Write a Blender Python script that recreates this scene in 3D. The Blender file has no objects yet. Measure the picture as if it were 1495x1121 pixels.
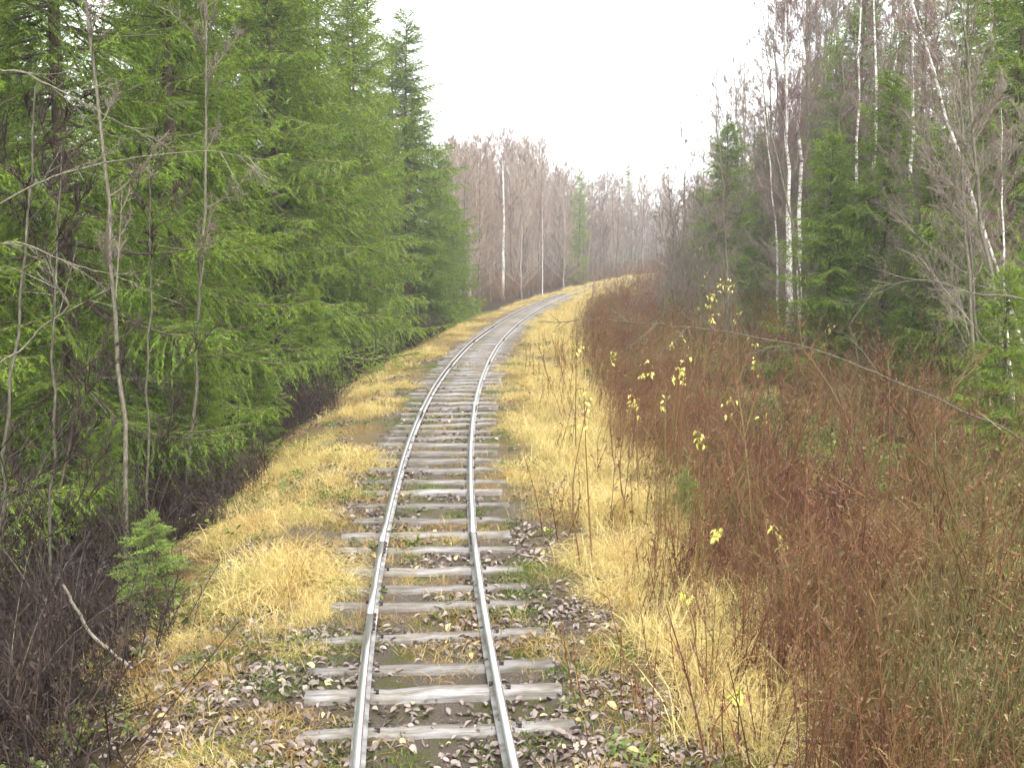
import bpy, math, random
import numpy as np
from mathutils import Vector, Matrix

rng = np.random.default_rng(11)
random.seed(5)
R = math.radians
scene = bpy.context.scene
col = scene.collection

# ------------------------------------------------------------------ camera, sky, sun, exposure
CAM_H, FPX = 2.8, 1700.0                      # eye height; focal length in pixels of the 1495 px wide photo
PITCH = math.atan(236.5 / FPX)
cam_d = bpy.data.cameras.new('camera'); cam = bpy.data.objects.new('camera', cam_d); col.objects.link(cam)
cam.location = (0, 0, CAM_H); cam.rotation_euler = (math.pi / 2 - PITCH, 0, 0)
cam_d.sensor_width = 36; cam_d.lens = 36 * FPX / 1495; cam_d.clip_end = 4000; cam_d.clip_start = 0.05
scene.camera = cam

SUN_EL, SUN_AZ = 62, 165                      # azimuth clockwise from +Y: behind the camera, a little to the right
w = bpy.data.worlds.new('World'); scene.world = w; w.use_nodes = True
nt = w.node_tree; nt.nodes.clear()
sky = nt.nodes.new('ShaderNodeTexSky'); sky.sky_type = 'NISHITA'; sky.sun_disc = False
sky.sun_elevation = R(SUN_EL); sky.sun_rotation = R(SUN_AZ); sky.dust_density = 1.5; sky.air_density = 1.0
hs = nt.nodes.new('ShaderNodeHueSaturation'); hs.inputs['Saturation'].default_value = 0.10
bg = nt.nodes.new('ShaderNodeBackground'); bg.inputs['Strength'].default_value = 0.15
wo = nt.nodes.new('ShaderNodeOutputWorld')
nt.links.new(sky.outputs[0], hs.inputs['Color']); nt.links.new(hs.outputs[0], bg.inputs['Color']); nt.links.new(bg.outputs[0], wo.inputs[0])

sd = bpy.data.lights.new('overcast_sun', 'SUN'); sd.energy = 1.5; sd.angle = R(25); sd.color = (1, .97, .92)
so = bpy.data.objects.new('overcast_sun', sd); col.objects.link(so)
az, el = R(SUN_AZ), R(SUN_EL)
so.rotation_euler = Vector((-math.sin(az) * math.cos(el), -math.cos(az) * math.cos(el), -math.sin(el))).to_track_quat('-Z', 'Y').to_euler()
so.location = (0, 0, 40)

cy = scene.cycles; cy.diffuse_bounces = 3; cy.glossy_bounces = 2; cy.transmission_bounces = 2; cy.max_bounces = 4; cy.debug_use_spatial_splits = True
cy.use_denoising = True; cy.use_adaptive_sampling = True; cy.adaptive_threshold = .045; cy.adaptive_min_samples = 32
vs = scene.view_settings
vs.view_transform = 'Standard'; vs.look = 'None'; vs.gamma = 1; vs.use_curve_mapping = False; vs.exposure = 2.05

# ------------------------------------------------------------------ the lie of the land
POLY = [-5.267183e-09, 1.4173658e-06, -0.00013677067, 0.0073992916, -0.16987276, 0.34523622]
def cx(Y):                                    # track centre line
    Y = np.asarray(Y, float)
    a = np.polyval(POLY, np.clip(Y, 4, 72))
    k = np.polyval(np.polyder(POLY), 72.0)
    e = np.maximum(Y - 72, 0)
    a = a + e * k + 0.0042 * np.minimum(e, 60) ** 2 + np.maximum(e - 60, 0) * .504
    return a + np.maximum(4 - Y, 0) * 0.10
def zt(Y):
    return np.interp(Y, [0, 8, 14, 20, 30, 40, 50, 60, 75, 90, 4000], [0, 0, -.03, -.13, -.45, -.85, -1.2, -1.5, -1.8, -1.85, -1.85])
def wav(X, Y):
    return (np.sin(X * 1.7 + Y * .6) * np.sin(Y * 1.3 - X * .4) * .5 + np.sin(X * 3.9 + 1.2 + Y * 1.1) * np.sin(Y * 3.1 - 2 * X) * .28
            + np.sin(X * 9.1 + Y * 4.3) * np.sin(Y * 8.3 - X * 5.1) * .16)
def noise2(X, Y, f, seed=0.0):
    r = 0
    for i, (a, b, c) in enumerate(((1, .37, .2), (-.61, .93, 1.7), (.28, -1.31, 4.1), (1.7, .9, 2.2), (-1.9, 1.3, 5.5), (2.4, -2.1, .7))):
        r = r + np.sin((a * X + b * Y) * f + c * 3 + seed * (i + 1.3)) / (1 + .35 * i)
    return r / 2.6
def height(X, Y):
    X = np.asarray(X, float); Y = np.asarray(Y, float)
    s = X - cx(Y)
    prof = np.interp(s, [-60, -12, -6, -3.6, -2.0, -1.5, -.95, -.7, .7, .95, 2.2, 3.2, 5.5, 12, 60],
                     [-.4, -.8, -.85, -.7, -.2, -.05, -.02, -.042, -.042, -.02, -.05, -.18, -.45, -.4, .3])
    amp = np.interp(np.abs(s), [0, .8, 1.2, 3, 10, 80], [.012, .015, .04, .09, .16, .5])
    return zt(Y) + prof + amp * wav(X, Y)
def pix(px, py, Y):                           # the point at depth Y that the photo shows at pixel (px, py)
    u = (px - 747.5) / FPX; v = (560.5 - py) / FPX
    d = np.array([u, math.cos(PITCH) + v * math.sin(PITCH), -math.sin(PITCH) + v * math.cos(PITCH)])
    p = d * (Y / d[1]); p[2] += CAM_H
    return p
def hz(X, Y): return float(height(X, Y))

# ------------------------------------------------------------------ mesh helpers
class MB:
    def __init__(s): s.V = []; s.Q = []; s.T = []; s.qm = []; s.tm = []; s.n = 0
    def add(s, V, Q=None, T=None, m=0):
        V = np.asarray(V, float).reshape(-1, 3)
        if Q is not None and len(Q): Q = np.asarray(Q, int).reshape(-1, 4); s.Q.append(Q + s.n); s.qm.append(np.full(len(Q), m))
        if T is not None and len(T): T = np.asarray(T, int).reshape(-1, 3); s.T.append(T + s.n); s.tm.append(np.full(len(T), m))
        s.V.append(V); s.n += len(V)
    def merge(s, o, M=None):
        V = np.concatenate(o.V)
        if M is not None: V = V @ M[:3, :3].T + M[:3, 3]
        for q, m in zip(o.Q, o.qm): s.Q.append(q + s.n); s.qm.append(m)
        for t, m in zip(o.T, o.tm): s.T.append(t + s.n); s.tm.append(m)
        s.V.append(V); s.n += len(V)
    def pack(s):                               # collapse the lists so that merge is quick
        s.V = [np.concatenate(s.V)]
        if s.Q: s.Q = [np.concatenate(s.Q)]; s.qm = [np.concatenate(s.qm)]
        if s.T: s.T = [np.concatenate(s.T)]; s.tm = [np.concatenate(s.tm)]
        return s
    def mesh(s, name, mats, smooth=False):
        V = np.concatenate(s.V)
        Q = np.concatenate(s.Q) if s.Q else np.zeros((0, 4), int); T = np.concatenate(s.T) if s.T else np.zeros((0, 3), int)
        mi = np.concatenate(s.qm + s.tm) if (s.qm or s.tm) else np.zeros(0, int)
        me = bpy.data.meshes.new(name)
        me.vertices.add(len(V)); me.vertices.foreach_set('co', V.astype(np.float32).ravel())
        nl = Q.size + T.size
        me.loops.add(nl); me.loops.foreach_set('vertex_index', np.concatenate([Q.ravel(), T.ravel()]).astype(np.int32))
        me.polygons.add(len(Q) + len(T))
        st = np.concatenate([np.arange(len(Q)) * 4, Q.size + np.arange(len(T)) * 3]).astype(np.int32)
        me.polygons.foreach_set('loop_start', st)
        me.polygons.foreach_set('material_index', mi.astype(np.int32))
        if smooth: me.polygons.foreach_set('use_smooth', np.ones(len(mi), bool))
        for m in mats: me.materials.append(m)
        me.update(calc_edges=True)
        return me
def nrm(v): return v / np.maximum(np.linalg.norm(v, axis=-1, keepdims=True), 1e-9)
def tubes(mb, P, Rd, sides=3, m=0):
    P = np.asarray(P, float); Rd = np.asarray(Rd, float)
    if P.ndim == 2: P = P[None]; Rd = Rd[None]
    N, K, _ = P.shape
    t = nrm(np.gradient(P, axis=1)) if K > 2 else nrm(np.repeat(P[:, 1:] - P[:, :1], 2, 1))
    od = P[:, -1] - P[:, 0]
    ref = np.eye(3)[np.argmin(np.abs(od), axis=1)][:, None, :]
    a = nrm(np.cross(t, np.broadcast_to(ref, t.shape))); b = np.cross(t, a)
    th = np.arange(sides) * 2 * math.pi / sides
    V = P[:, :, None] + Rd[:, :, None, None] * (a[:, :, None] * np.cos(th)[None, None, :, None] + b[:, :, None] * np.sin(th)[None, None, :, None])
    k = np.arange(K - 1)[:, None]; j = np.arange(sides)[None]
    q = np.stack([k * sides + j, k * sides + (j + 1) % sides, (k + 1) * sides + (j + 1) % sides, (k + 1) * sides + j], -1).reshape(-1, 4)
    Q = (q[None] + (np.arange(N) * K * sides)[:, None, None]).reshape(-1, 4)
    mb.add(V.reshape(-1, 3), Q, None, m)
def strips(mb, P, W, side, m=0):
    N, K, _ = P.shape
    o = side[:, None, :] * W[:, :, None] * .5
    V = np.stack([P - o, P + o], 2)
    k = np.arange(K - 1)
    q = np.stack([k * 2, k * 2 + 1, k * 2 + 3, k * 2 + 2], -1)
    mb.add(V.reshape(-1, 3), (q[None] + (np.arange(N) * K * 2)[:, None, None]).reshape(-1, 4), None, m)
def spikes(mb, P0, D, W, side, m=0):            # one slim triangle each
    n = len(P0); V = np.stack([P0 - side * W[:, None] * .5, P0 + side * W[:, None] * .5, P0 + D], 1)
    mb.add(V.reshape(-1, 3), None, np.arange(3 * n).reshape(-1, 3), m)
def bez(A, B, C, K):
    t = np.linspace(0, 1, K)[None, :, None]
    return A[:, None] * (1 - t) ** 2 + 2 * B[:, None] * t * (1 - t) + C[:, None] * t ** 2
def rdir(n, g): return nrm(g.normal(size=(n, 3)))
def box(mb, c, d, m=0, rz=0.0, jit=0.0, g=None):
    s = np.array([[-1, -1, -1], [1, -1, -1], [1, 1, -1], [-1, 1, -1], [-1, -1, 1], [1, -1, 1], [1, 1, 1], [-1, 1, 1]], float) * np.array(d) / 2
    if jit: s = s + g.normal(size=s.shape) * jit
    ca, sa = math.cos(rz), math.sin(rz); s = s @ np.array([[ca, sa, 0], [-sa, ca, 0], [0, 0, 1]]) + np.array(c)
    mb.add(s, [[0, 3, 2, 1], [4, 5, 6, 7], [0, 1, 5, 4], [1, 2, 6, 5], [2, 3, 7, 6], [3, 0, 4, 7]], None, m)

def obj(name, me, parent=None, loc=None):
    o = bpy.data.objects.new(name, me); col.objects.link(o)
    if parent is not None: o.parent = parent
    if loc is not None: o.location = loc
    return o
def tag(o, label=None, cat=None, group=None, kind=None):
    if label: o['label'] = label
    if cat: o['category'] = cat
    if group: o['group'] = group
    if kind: o['kind'] = kind
    return o

# ------------------------------------------------------------------ materials
def mat(name, build, rough=.7, spec=.3):
    m = bpy.data.materials.new(name); m.use_nodes = True; t = m.node_tree
    b = t.nodes['Principled BSDF']; b.inputs['Roughness'].default_value = rough; b.inputs['Specular IOR Level'].default_value = spec
    build(t, b); return m
def N(t, kind, **kw):
    n = t.nodes.new(kind)
    for k, v in kw.items():
        if k.startswith('i_'): n.inputs[k[2:].replace('_', ' ')].default_value = v
        else: setattr(n, k, v)
    return n
def ramp(t, fac, stops, interp='LINEAR'):
    r = t.nodes.new('ShaderNodeValToRGB'); r.color_ramp.interpolation = interp
    e = r.color_ramp.elements
    while len(e) < len(stops): e.new(.5)
    for el, (p, c) in zip(e, stops): el.position = p; el.color = (*c, 1)
    t.links.new(fac, r.inputs[0]); return r.outputs[0]
def mixc(t, f, a, b, mode='MIX'):
    m = t.nodes.new('ShaderNodeMix'); m.data_type = 'RGBA'; m.blend_type = mode
    for s, v in ((m.inputs[0], f), (m.inputs[6], a), (m.inputs[7], b)):
        if hasattr(v, 'is_linked') or hasattr(v, 'links'): t.links.new(v, s)
        else: s.default_value = v if not isinstance(v, tuple) else (*v, 1)
    return m.outputs[2]
def noise(t, scale, detail=4, vec=None, rough=.55):
    n = t.nodes.new('ShaderNodeTexNoise'); n.inputs['Scale'].default_value = scale; n.inputs['Detail'].default_value = detail; n.inputs['Roughness'].default_value = rough
    if vec is not None: t.links.new(vec, n.inputs['Vector'])
    return n.outputs['Fac']
def mapped(t, scale, out='Object'):
    tc = t.nodes.new('ShaderNodeTexCoord'); mp = t.nodes.new('ShaderNodeMapping'); mp.inputs['Scale'].default_value = scale
    t.links.new(tc.outputs[out], mp.inputs['Vector']); return mp.outputs[0]
def bump(t, b, h, dist, strength=.6):
    n = t.nodes.new('ShaderNodeBump'); n.inputs['Strength'].default_value = strength; n.inputs['Distance'].default_value = dist
    t.links.new(h, n.inputs['Height']); t.links.new(n.outputs[0], b.inputs['Normal'])
def leafmat(name, stops, per='both', rough=.6, trans=.25, var=.35, pos=0):
    """thin leaves, needles and blades: colour picked per plant and per blade, some light passing through"""
    m = bpy.data.materials.new(name); m.use_nodes = True; t = m.node_tree; t.nodes.remove(t.nodes['Principled BSDF'])
    out = t.nodes['Material Output']
    g = N(t, 'ShaderNodeNewGeometry'); oi = N(t, 'ShaderNodeObjectInfo')
    a = N(t, 'ShaderNodeMath', operation='MULTIPLY'); a.inputs[1].default_value = var if per == 'both' else (1 if per == 'blade' else 0)
    t.links.new(g.outputs['Random Per Island'], a.inputs[0])
    b = N(t, 'ShaderNodeMath', operation='MULTIPLY_ADD'); b.inputs[1].default_value = (1 - var) if per == 'both' else (0 if per == 'blade' else 1)
    src = oi.outputs['Random']
    if pos:                                       # colour drifts over the ground in patches instead of per plant
        mr = N(t, 'ShaderNodeMapRange'); mr.inputs[1].default_value = .33; mr.inputs[2].default_value = .67
        t.links.new(noise(t, pos, 4, g.outputs['Position'], .6), mr.inputs[0]); src = mr.outputs[0]
    t.links.new(src, b.inputs[0]); t.links.new(a.outputs[0], b.inputs[2])
    c = ramp(t, b.outputs[0], stops)
    d = N(t, 'ShaderNodeBsdfDiffuse'); tr = N(t, 'ShaderNodeBsdfTranslucent'); mx = N(t, 'ShaderNodeMixShader'); mx.inputs[0].default_value = trans
    t.links.new(c, d.inputs[0]); t.links.new(c, tr.inputs[0]); t.links.new(d.outputs[0], mx.inputs[1]); t.links.new(tr.outputs[0], mx.inputs[2])
    gl = N(t, 'ShaderNodeBsdfGlossy'); gl.inputs['Roughness'].default_value = rough; gl.inputs[0].default_value = (.8, .85, .9, 1)
    m2 = N(t, 'ShaderNodeMixShader'); m2.inputs[0].default_value = .02
    t.links.new(mx.outputs[0], m2.inputs[1]); t.links.new(gl.outputs[0], m2.inputs[2]); t.links.new(m2.outputs[0], out.inputs[0])
    return m

M = {}
M['spruce'] = leafmat('spruce_needles', [(0, (.045, .10, .008)), (.4, (.135, .235, .013)), (.75, (.25, .37, .02)), (1, (.40, .50, .05))], 'both', .5, .45, .75)
M['spruce_y'] = leafmat('young_spruce_needles', [(0, (.09, .16, .02)), (.6, (.18, .28, .04)), (1, (.30, .40, .08))], 'blade', .5, .25)
M['grass'] = leafmat('dry_grass', [(0, (.22, .115, .03)), (.15, (.35, .215, .06)), (.32, (.48, .355, .12)), (.52, (.60, .49, .22)), (.66, (.54, .43, .15)), (.78, (.38, .32, .11)), (.88, (.24, .26, .05)), (1, (.15, .21, .035))], 'both', .5, .3, .5, pos=1.5)
M['grass_low'] = leafmat('short_ochre_grass', [(0, (.15, .08, .03)), (.35, (.31, .19, .06)), (.6, (.42, .31, .12)), (.8, (.24, .23, .06)), (1, (.12, .17, .035))], 'both', .5, .3, .5, pos=2.2)
M['weed'] = leafmat('green_weed_leaf', [(0, (.05, .075, .015)), (.5, (.11, .145, .03)), (.85, (.18, .22, .05)), (1, (.36, .32, .09))], 'both', .45, .3, .5, pos=1.5)
M['scrub'] = leafmat('red_brown_stem', [(0, (.022, .011, .011)), (.2, (.062, .025, .017)), (.38, (.125, .048, .025)), (.55, (.165, .085, .036)), (.7, (.135, .108, .036)), (.82, (.072, .082, .020)), (.92, (.15, .12, .06)), (1, (.27, .22, .12))], 'both', .5, 0, .4, pos=.55)
M['scrub_bit'] = leafmat('withered_scrub_leaf', [(0, (.04, .017, .015)), (.3, (.115, .042, .026)), (.55, (.185, .092, .042)), (.75, (.14, .125, .036)), (.9, (.26, .19, .085)), (1, (.42, .35, .19))], 'both', .5, .2, .7, pos=.55)
M['brush'] = leafmat('dark_brush_twig', [(0, (.016, .010, .010)), (.5, (.034, .021, .017)), (1, (.075, .052, .034))], 'both', .5, 0, .5, pos=1.0)  # brown twigs, darkened further to stand in for shade under the trees
M['twig'] = leafmat('bare_twig', [(0, (.10, .078, .06)), (.5, (.17, .135, .105)), (1, (.26, .215, .165))], 'both', .5, 0, .5)
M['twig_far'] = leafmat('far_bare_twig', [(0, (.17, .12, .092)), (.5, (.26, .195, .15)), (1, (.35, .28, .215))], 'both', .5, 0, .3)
M['twig_birch'] = leafmat('birch_twig', [(0, (.10, .055, .05)), (.6, (.16, .095, .085)), (1, (.22, .15, .13))], 'both', .5, 0, .4)
M['litter'] = leafmat('fallen_leaf', [(0, (.08, .056, .047)), (.25, (.14, .105, .09)), (.55, (.21, .17, .15)), (.82, (.29, .245, .22)), (.95, (.34, .26, .16)), (1, (.48, .40, .19))], 'blade', .35, .1)
M['yellow'] = leafmat('pale_yellow_leaf', [(0, (.36, .38, .07)), (.5, (.60, .57, .13)), (1, (.76, .71, .28))], 'both', .45, .35, .5)

def f_bark(c0, c1, c2):
    def f(t, b):
        v = mapped(t, (9, 9, 2.2)); n = noise(t, 6, 6, v, .65)
        c = ramp(t, n, [(.3, c0), (.52, c1), (.72, c2)]); t.links.new(c, b.inputs['Base Color']); bump(t, b, n, .012, .7)
    return f
M['bark'] = mat('grey_brown_bark', f_bark((.05, .042, .032), (.115, .10, .075), (.22, .21, .165)), .9, .1)
M['bark_spruce'] = mat('spruce_bark', f_bark((.055, .035, .025), (.12, .085, .065), (.20, .17, .14)), .9, .1)
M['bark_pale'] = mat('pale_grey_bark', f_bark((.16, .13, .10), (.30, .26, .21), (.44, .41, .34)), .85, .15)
M['bark_lit'] = mat('lichen_grey_bark', f_bark((.07, .06, .04), (.15, .135, .095), (.28, .27, .20)), .85, .15)
def f_birch(t, b):
    v = mapped(t, (2.2, 2.2, 9)); n = noise(t, 1.6, 5, v, .7)
    v2 = mapped(t, (1, 1, .7)); n2 = noise(t, 1.8, 3, v2)
    c = ramp(t, n, [(.36, (.035, .03, .028)), (.44, (.42, .38, .34)), (.5, (.70, .67, .62)), (.8, (.82, .79, .74))])
    c2 = mixc(t, n2, c, (.55, .47, .38), 'MULTIPLY'); c = mixc(t, .35, c, c2)
    t.links.new(c, b.inputs['Base Color']); bump(t, b, n, .004, .4)
M['birch'] = mat('white_birch_bark', f_birch, .65, .3)
def f_wood(t, b):
    v = mapped(t, (1.2, 16, 16)); n = noise(t, 3.5, 8, v, .7); big = noise(t, 2.3, 3, mapped(t, (1.5, 3, 3)))
    oi = N(t, 'ShaderNodeObjectInfo')
    c = ramp(t, n, [(.28, (.07, .06, .055)), (.42, (.20, .19, .182)), (.6, (.30, .288, .278)), (.8, (.39, .378, .365))])
    st = ramp(t, big, [(.42, (.55, .50, .40)), (.6, (1, 1, 1))]); c = mixc(t, .8, c, st, 'MULTIPLY')
    tone = ramp(t, oi.outputs['Random'], [(0, (.66, .64, .62)), (1, (1, 1, 1))]); c = mixc(t, 1.0, c, tone, 'MULTIPLY')
    t.links.new(c, b.inputs['Base Color']); bump(t, b, n, .012, .8)
M['sleeper'] = mat('weathered_sleeper_wood', f_wood, .85, .2)
def f_rail(t, b):
    n = noise(t, 14, 5, mapped(t, (1, 1, 1))); c = ramp(t, n, [(.3, (.11, .065, .045)), (.5, (.19, .135, .105)), (.7, (.28, .25, .23))])
    t.links.new(c, b.inputs['Base Color']); b.inputs['Metallic'].default_value = .35; bump(t, b, n, .003, .4)
M['rail'] = mat('weathered_rail_steel', f_rail, .5, .5)
def f_foot(t, b):
    n = noise(t, 9, 5, mapped(t, (1, 1, 1))); c = ramp(t, n, [(.35, (.20, .18, .165)), (.55, (.46, .46, .46)), (.75, (.60, .61, .62))])
    t.links.new(c, b.inputs['Base Color']); b.inputs['Metallic'].default_value = .5
M['rail_foot'] = mat('sky_sheen_rail_foot_steel', f_foot, .35, .5)  # pale colour paints the sky's reflection onto the foot tops
def f_head(t, b):
    n = noise(t, 6, 4, mapped(t, (3, .25, 3))); c = ramp(t, n, [(.3, (.45, .44, .43)), (.7, (.66, .66, .66))])
    t.links.new(c, b.inputs['Base Color']); b.inputs['Metallic'].default_value = .9
M['rail_head'] = mat('worn_bright_rail_head', f_head, .30, .5)
def f_iron(t, b):
    n = noise(t, 30, 3); t.links.new(ramp(t, n, [(.3, (.035, .026, .022)), (.7, (.09, .07, .06))]), b.inputs['Base Color'])
M['iron'] = mat('dark_rusty_iron', f_iron, .7, .3)
def f_ground(t, b):
    at = N(t, 'ShaderNodeAttribute', attribute_name='zone'); sp = N(t, 'ShaderNodeSeparateColor'); t.links.new(at.outputs['Color'], sp.inputs[0])
    v = mapped(t, (1, 1, 1)); n1 = noise(t, 1.6, 5, v); n2 = noise(t, 22, 5, v, .7); n3 = noise(t, 75, 3, v); n4 = noise(t, 3.3, 4, v)
    n5 = noise(t, 95, 6, v, .8); bed = ramp(t, n5, [(.32, (.035, .026, .02)), (.5, (.12, .095, .076)), (.68, (.26, .22, .185))])
    moss = ramp(t, n3, [(.3, (.035, .04, .01)), (.7, (.14, .145, .035))])
    mf = ramp(t, n4, [(.48, (0, 0, 0)), (.66, (.85, .85, .85))]); bed = mixc(t, mf, bed, moss)
    straw = ramp(t, n5, [(.32, (.045, .032, .016)), (.5, (.15, .11, .05)), (.68, (.33, .26, .13))])
    wood = ramp(t, n2, [(.3, (.012, .008, .007)), (.5, (.032, .020, .015)), (.72, (.065, .042, .03))])  # forest-floor brown made darker: canopy shade put into the colour
    wm = ramp(t, n1, [(.45, (0, 0, 0)), (.65, (.7, .7, .7))]); wood = mixc(t, wm, wood, (.03, .036, .012))
    c = mixc(t, sp.outputs[0], wood, straw); c = mixc(t, sp.outputs[1], c, bed)
    t.links.new(c, b.inputs['Base Color']); bump(t, b, n5, .03, 1.0)
M['ground'] = mat('forest_ground', f_ground, .95, .1)

# ------------------------------------------------------------------ ground: one sheet to the horizon
def axis(lo, hi, st, far, gr=1.22):
    a = list(np.arange(lo, hi + st / 2, st)); s = st
    while a[-1] < far: s *= gr; a.append(a[-1] + s)
    s = st
    while a[0] > -far: s *= gr; a.insert(0, a[0] - s)
    return np.array(a)
gx = axis(-6, 8, .14, 900); gy = axis(3, 60, .2, 900)
GX, GY = np.meshgrid(gx, gy); GZ = height(GX, GY)
mb = MB(); nx, ny = len(gx), len(gy)
i = (np.arange(ny - 1)[:, None] * nx + np.arange(nx - 1)[None]).ravel()
mb.add(np.stack([GX, GY, GZ], -1).reshape(-1, 3), np.stack([i, i + 1, i + nx + 1, i + nx], -1))
gme = mb.mesh('ground', [M['ground']], True)
S = (GX - cx(GY)).ravel(); wob = (noise2(GX, GY, 2.2) * .35).ravel()
straw = np.interp(S + wob - np.interp(GY.ravel(), [5, 9, 11], [.55, .25, 0]) * (S < 0), [-2.4, -1.8, 2.2, 3.6], [0, 1, 1, 0]); bed = np.interp(np.abs(S) + wob * .5 + np.interp(GY.ravel(), [6, 9, 14], [-.5, -.25, 0]), [.7, 1.1], [1, 0])
za = gme.attributes.new('zone', 'FLOAT_COLOR', 'POINT')
za.data.foreach_set('color', np.stack([straw, bed, 0 * S, 0 * S + 1], -1).astype(np.float32).ravel())
ground = tag(obj('ground', gme), 'mossy leaf-strewn ground under the railway and forest', kind='structure')

# ------------------------------------------------------------------ railway track
track = obj('railway_track', None); track.location = (float(cx(6)), 6, 0)
tag(track, 'narrow railway track of two bright rails on grey wooden sleepers curving right', 'railway track')
TO = np.array(track.location)
def sleeper_mesh(k):
    g = np.random.default_rng(40 + k); mb = MB()
    L, W_, T_ = 1.5 + g.uniform(-.08, .08), .13 + g.uniform(-.015, .02), .12
    xs = np.linspace(-L / 2, L / 2, 7); prof = np.array([[-.5, -1], [-.5, -.13], [-.44, 0], [-.15, .03], [.16, .03], [.44, 0], [.5, -.13], [.5, -1]])
    V = []
    for x in xs:
        wj = W_ * (1 + g.normal() * .03); zj = g.normal() * .004; yj = g.normal() * .004
        for (a, z) in prof: V.append((x + g.normal() * .005 * (abs(x) > L / 2 - .01), a * wj + yj + g.normal() * .003, z * T_ + zj + g.normal() * .002))
    n = len(prof); Q = [[i * n + j, i * n + j + 1, (i + 1) * n + j + 1, (i + 1) * n + j] for i in range(6) for j in range(n - 1)]
    mb.add(V, Q)
    T = []
    for j in range(1, n - 1): T += [[0, j + 1, j], [6 * n, 6 * n + j, 6 * n + j + 1]]
    mb.T.append(np.array(T)); mb.tm.append(np.zeros(len(T), int))
    return mb.mesh('sleeper', [M['sleeper']])
SL = [sleeper_mesh(k) for k in range(8)]
mb = MB(); box(mb, (0, 0, .010), (.018, .020, .020)); box(mb, (0.006, 0, .025), (.032, .026, .010)); spike_me = mb.mesh('spike', [M['iron']])
GA = .395                                       # rail centre to track centre
# sleeper depths seen in the photograph for the near ones, then an even spacing
def y_of(py):
    v = (560.5 - py) / FPX; dy = math.cos(PITCH) + v * math.sin(PITCH); dz = -math.sin(PITCH) + v * math.cos(PITCH); return -CAM_H / dz * dy
ys = [4.15, 4.72, 5.25] + [y_of(p) for p in (1061, 1009, 970.5, 924, 881, 855, 829, 798)]
y = ys[-1]; g = np.random.default_rng(3)
while y < 100: y += .56 + g.uniform(-.05, .06); ys.append(y)
for k, y in enumerate(ys):
    x = float(cx(y)); sl = float((cx(y + .3) - cx(y - .3)) / .6); rz = -math.atan(sl) + g.normal() * .018
    o = obj('sleeper', SL[int(g.integers(8))], track)
    sh = -.07 if y < 5.3 else 0
    o.location = Vector((x + g.normal() * .03 + sh, y, float(zt(y)) - .006 + g.normal() * .006)) - Vector(TO); o.rotation_euler = (g.normal() * .012, g.normal() * .01, rz)
    if y < 22:
        for sx in (-1, 1):
            for (ox, oy) in ((-.055, .02), (.055, -.02)):
                q = obj('spike', spike_me, o); q.location = (sx * GA + ox, oy, .002); q.rotation_euler = (0, 0, math.pi if ox > 0 else 0)
# rails: real rail section swept along each rail length, joints a little dog-legged
prof = np.array([[-.042, 0], [.042, 0], [.042, .007], [.012, .014], [.006, .022], [.006, .068], [.022, .075], [.0235, .083], [.0235, .093], [.017, .0975], [-.017, .0975], [-.0235, .093], [-.0235, .083], [-.022, .075], [-.006, .068], [-.006, .022], [-.012, .014], [-.042, .007]])
pm = [0, 0, 2, 2, 0, 0, 0, 0, 0, 1, 1, 1, 0, 0, 0, 0, 2, 2]; pm = pm[:-1] + [0]
def rail_pt(side, y):
    y = np.asarray(y, float); sl = (cx(y + .2) - cx(y - .2)) / .4; n = 1 / np.sqrt(1 + sl ** 2)
    return np.stack([cx(y) + side * GA * n, y - side * GA * sl * n, zt(y) + .008], -1)
joints = {-1: [3.4, 7.82, 9.70, 17.1, 24.6, 32.2, 40, 48, 56, 64, 72, 80, 88, 96, 104], 1: [3.4, 9.95, 17.75, 25.4, 33, 41, 49, 57, 65, 73, 81, 89, 97, 104]}
def box_part(name, parent, c, d, rz, m):
    mb = MB(); box(mb, (0, 0, 0), d); o = obj(name, mb.mesh(name, [m]), parent); o.location = c; o.rotation_euler = (0, 0, rz); return o
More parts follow.
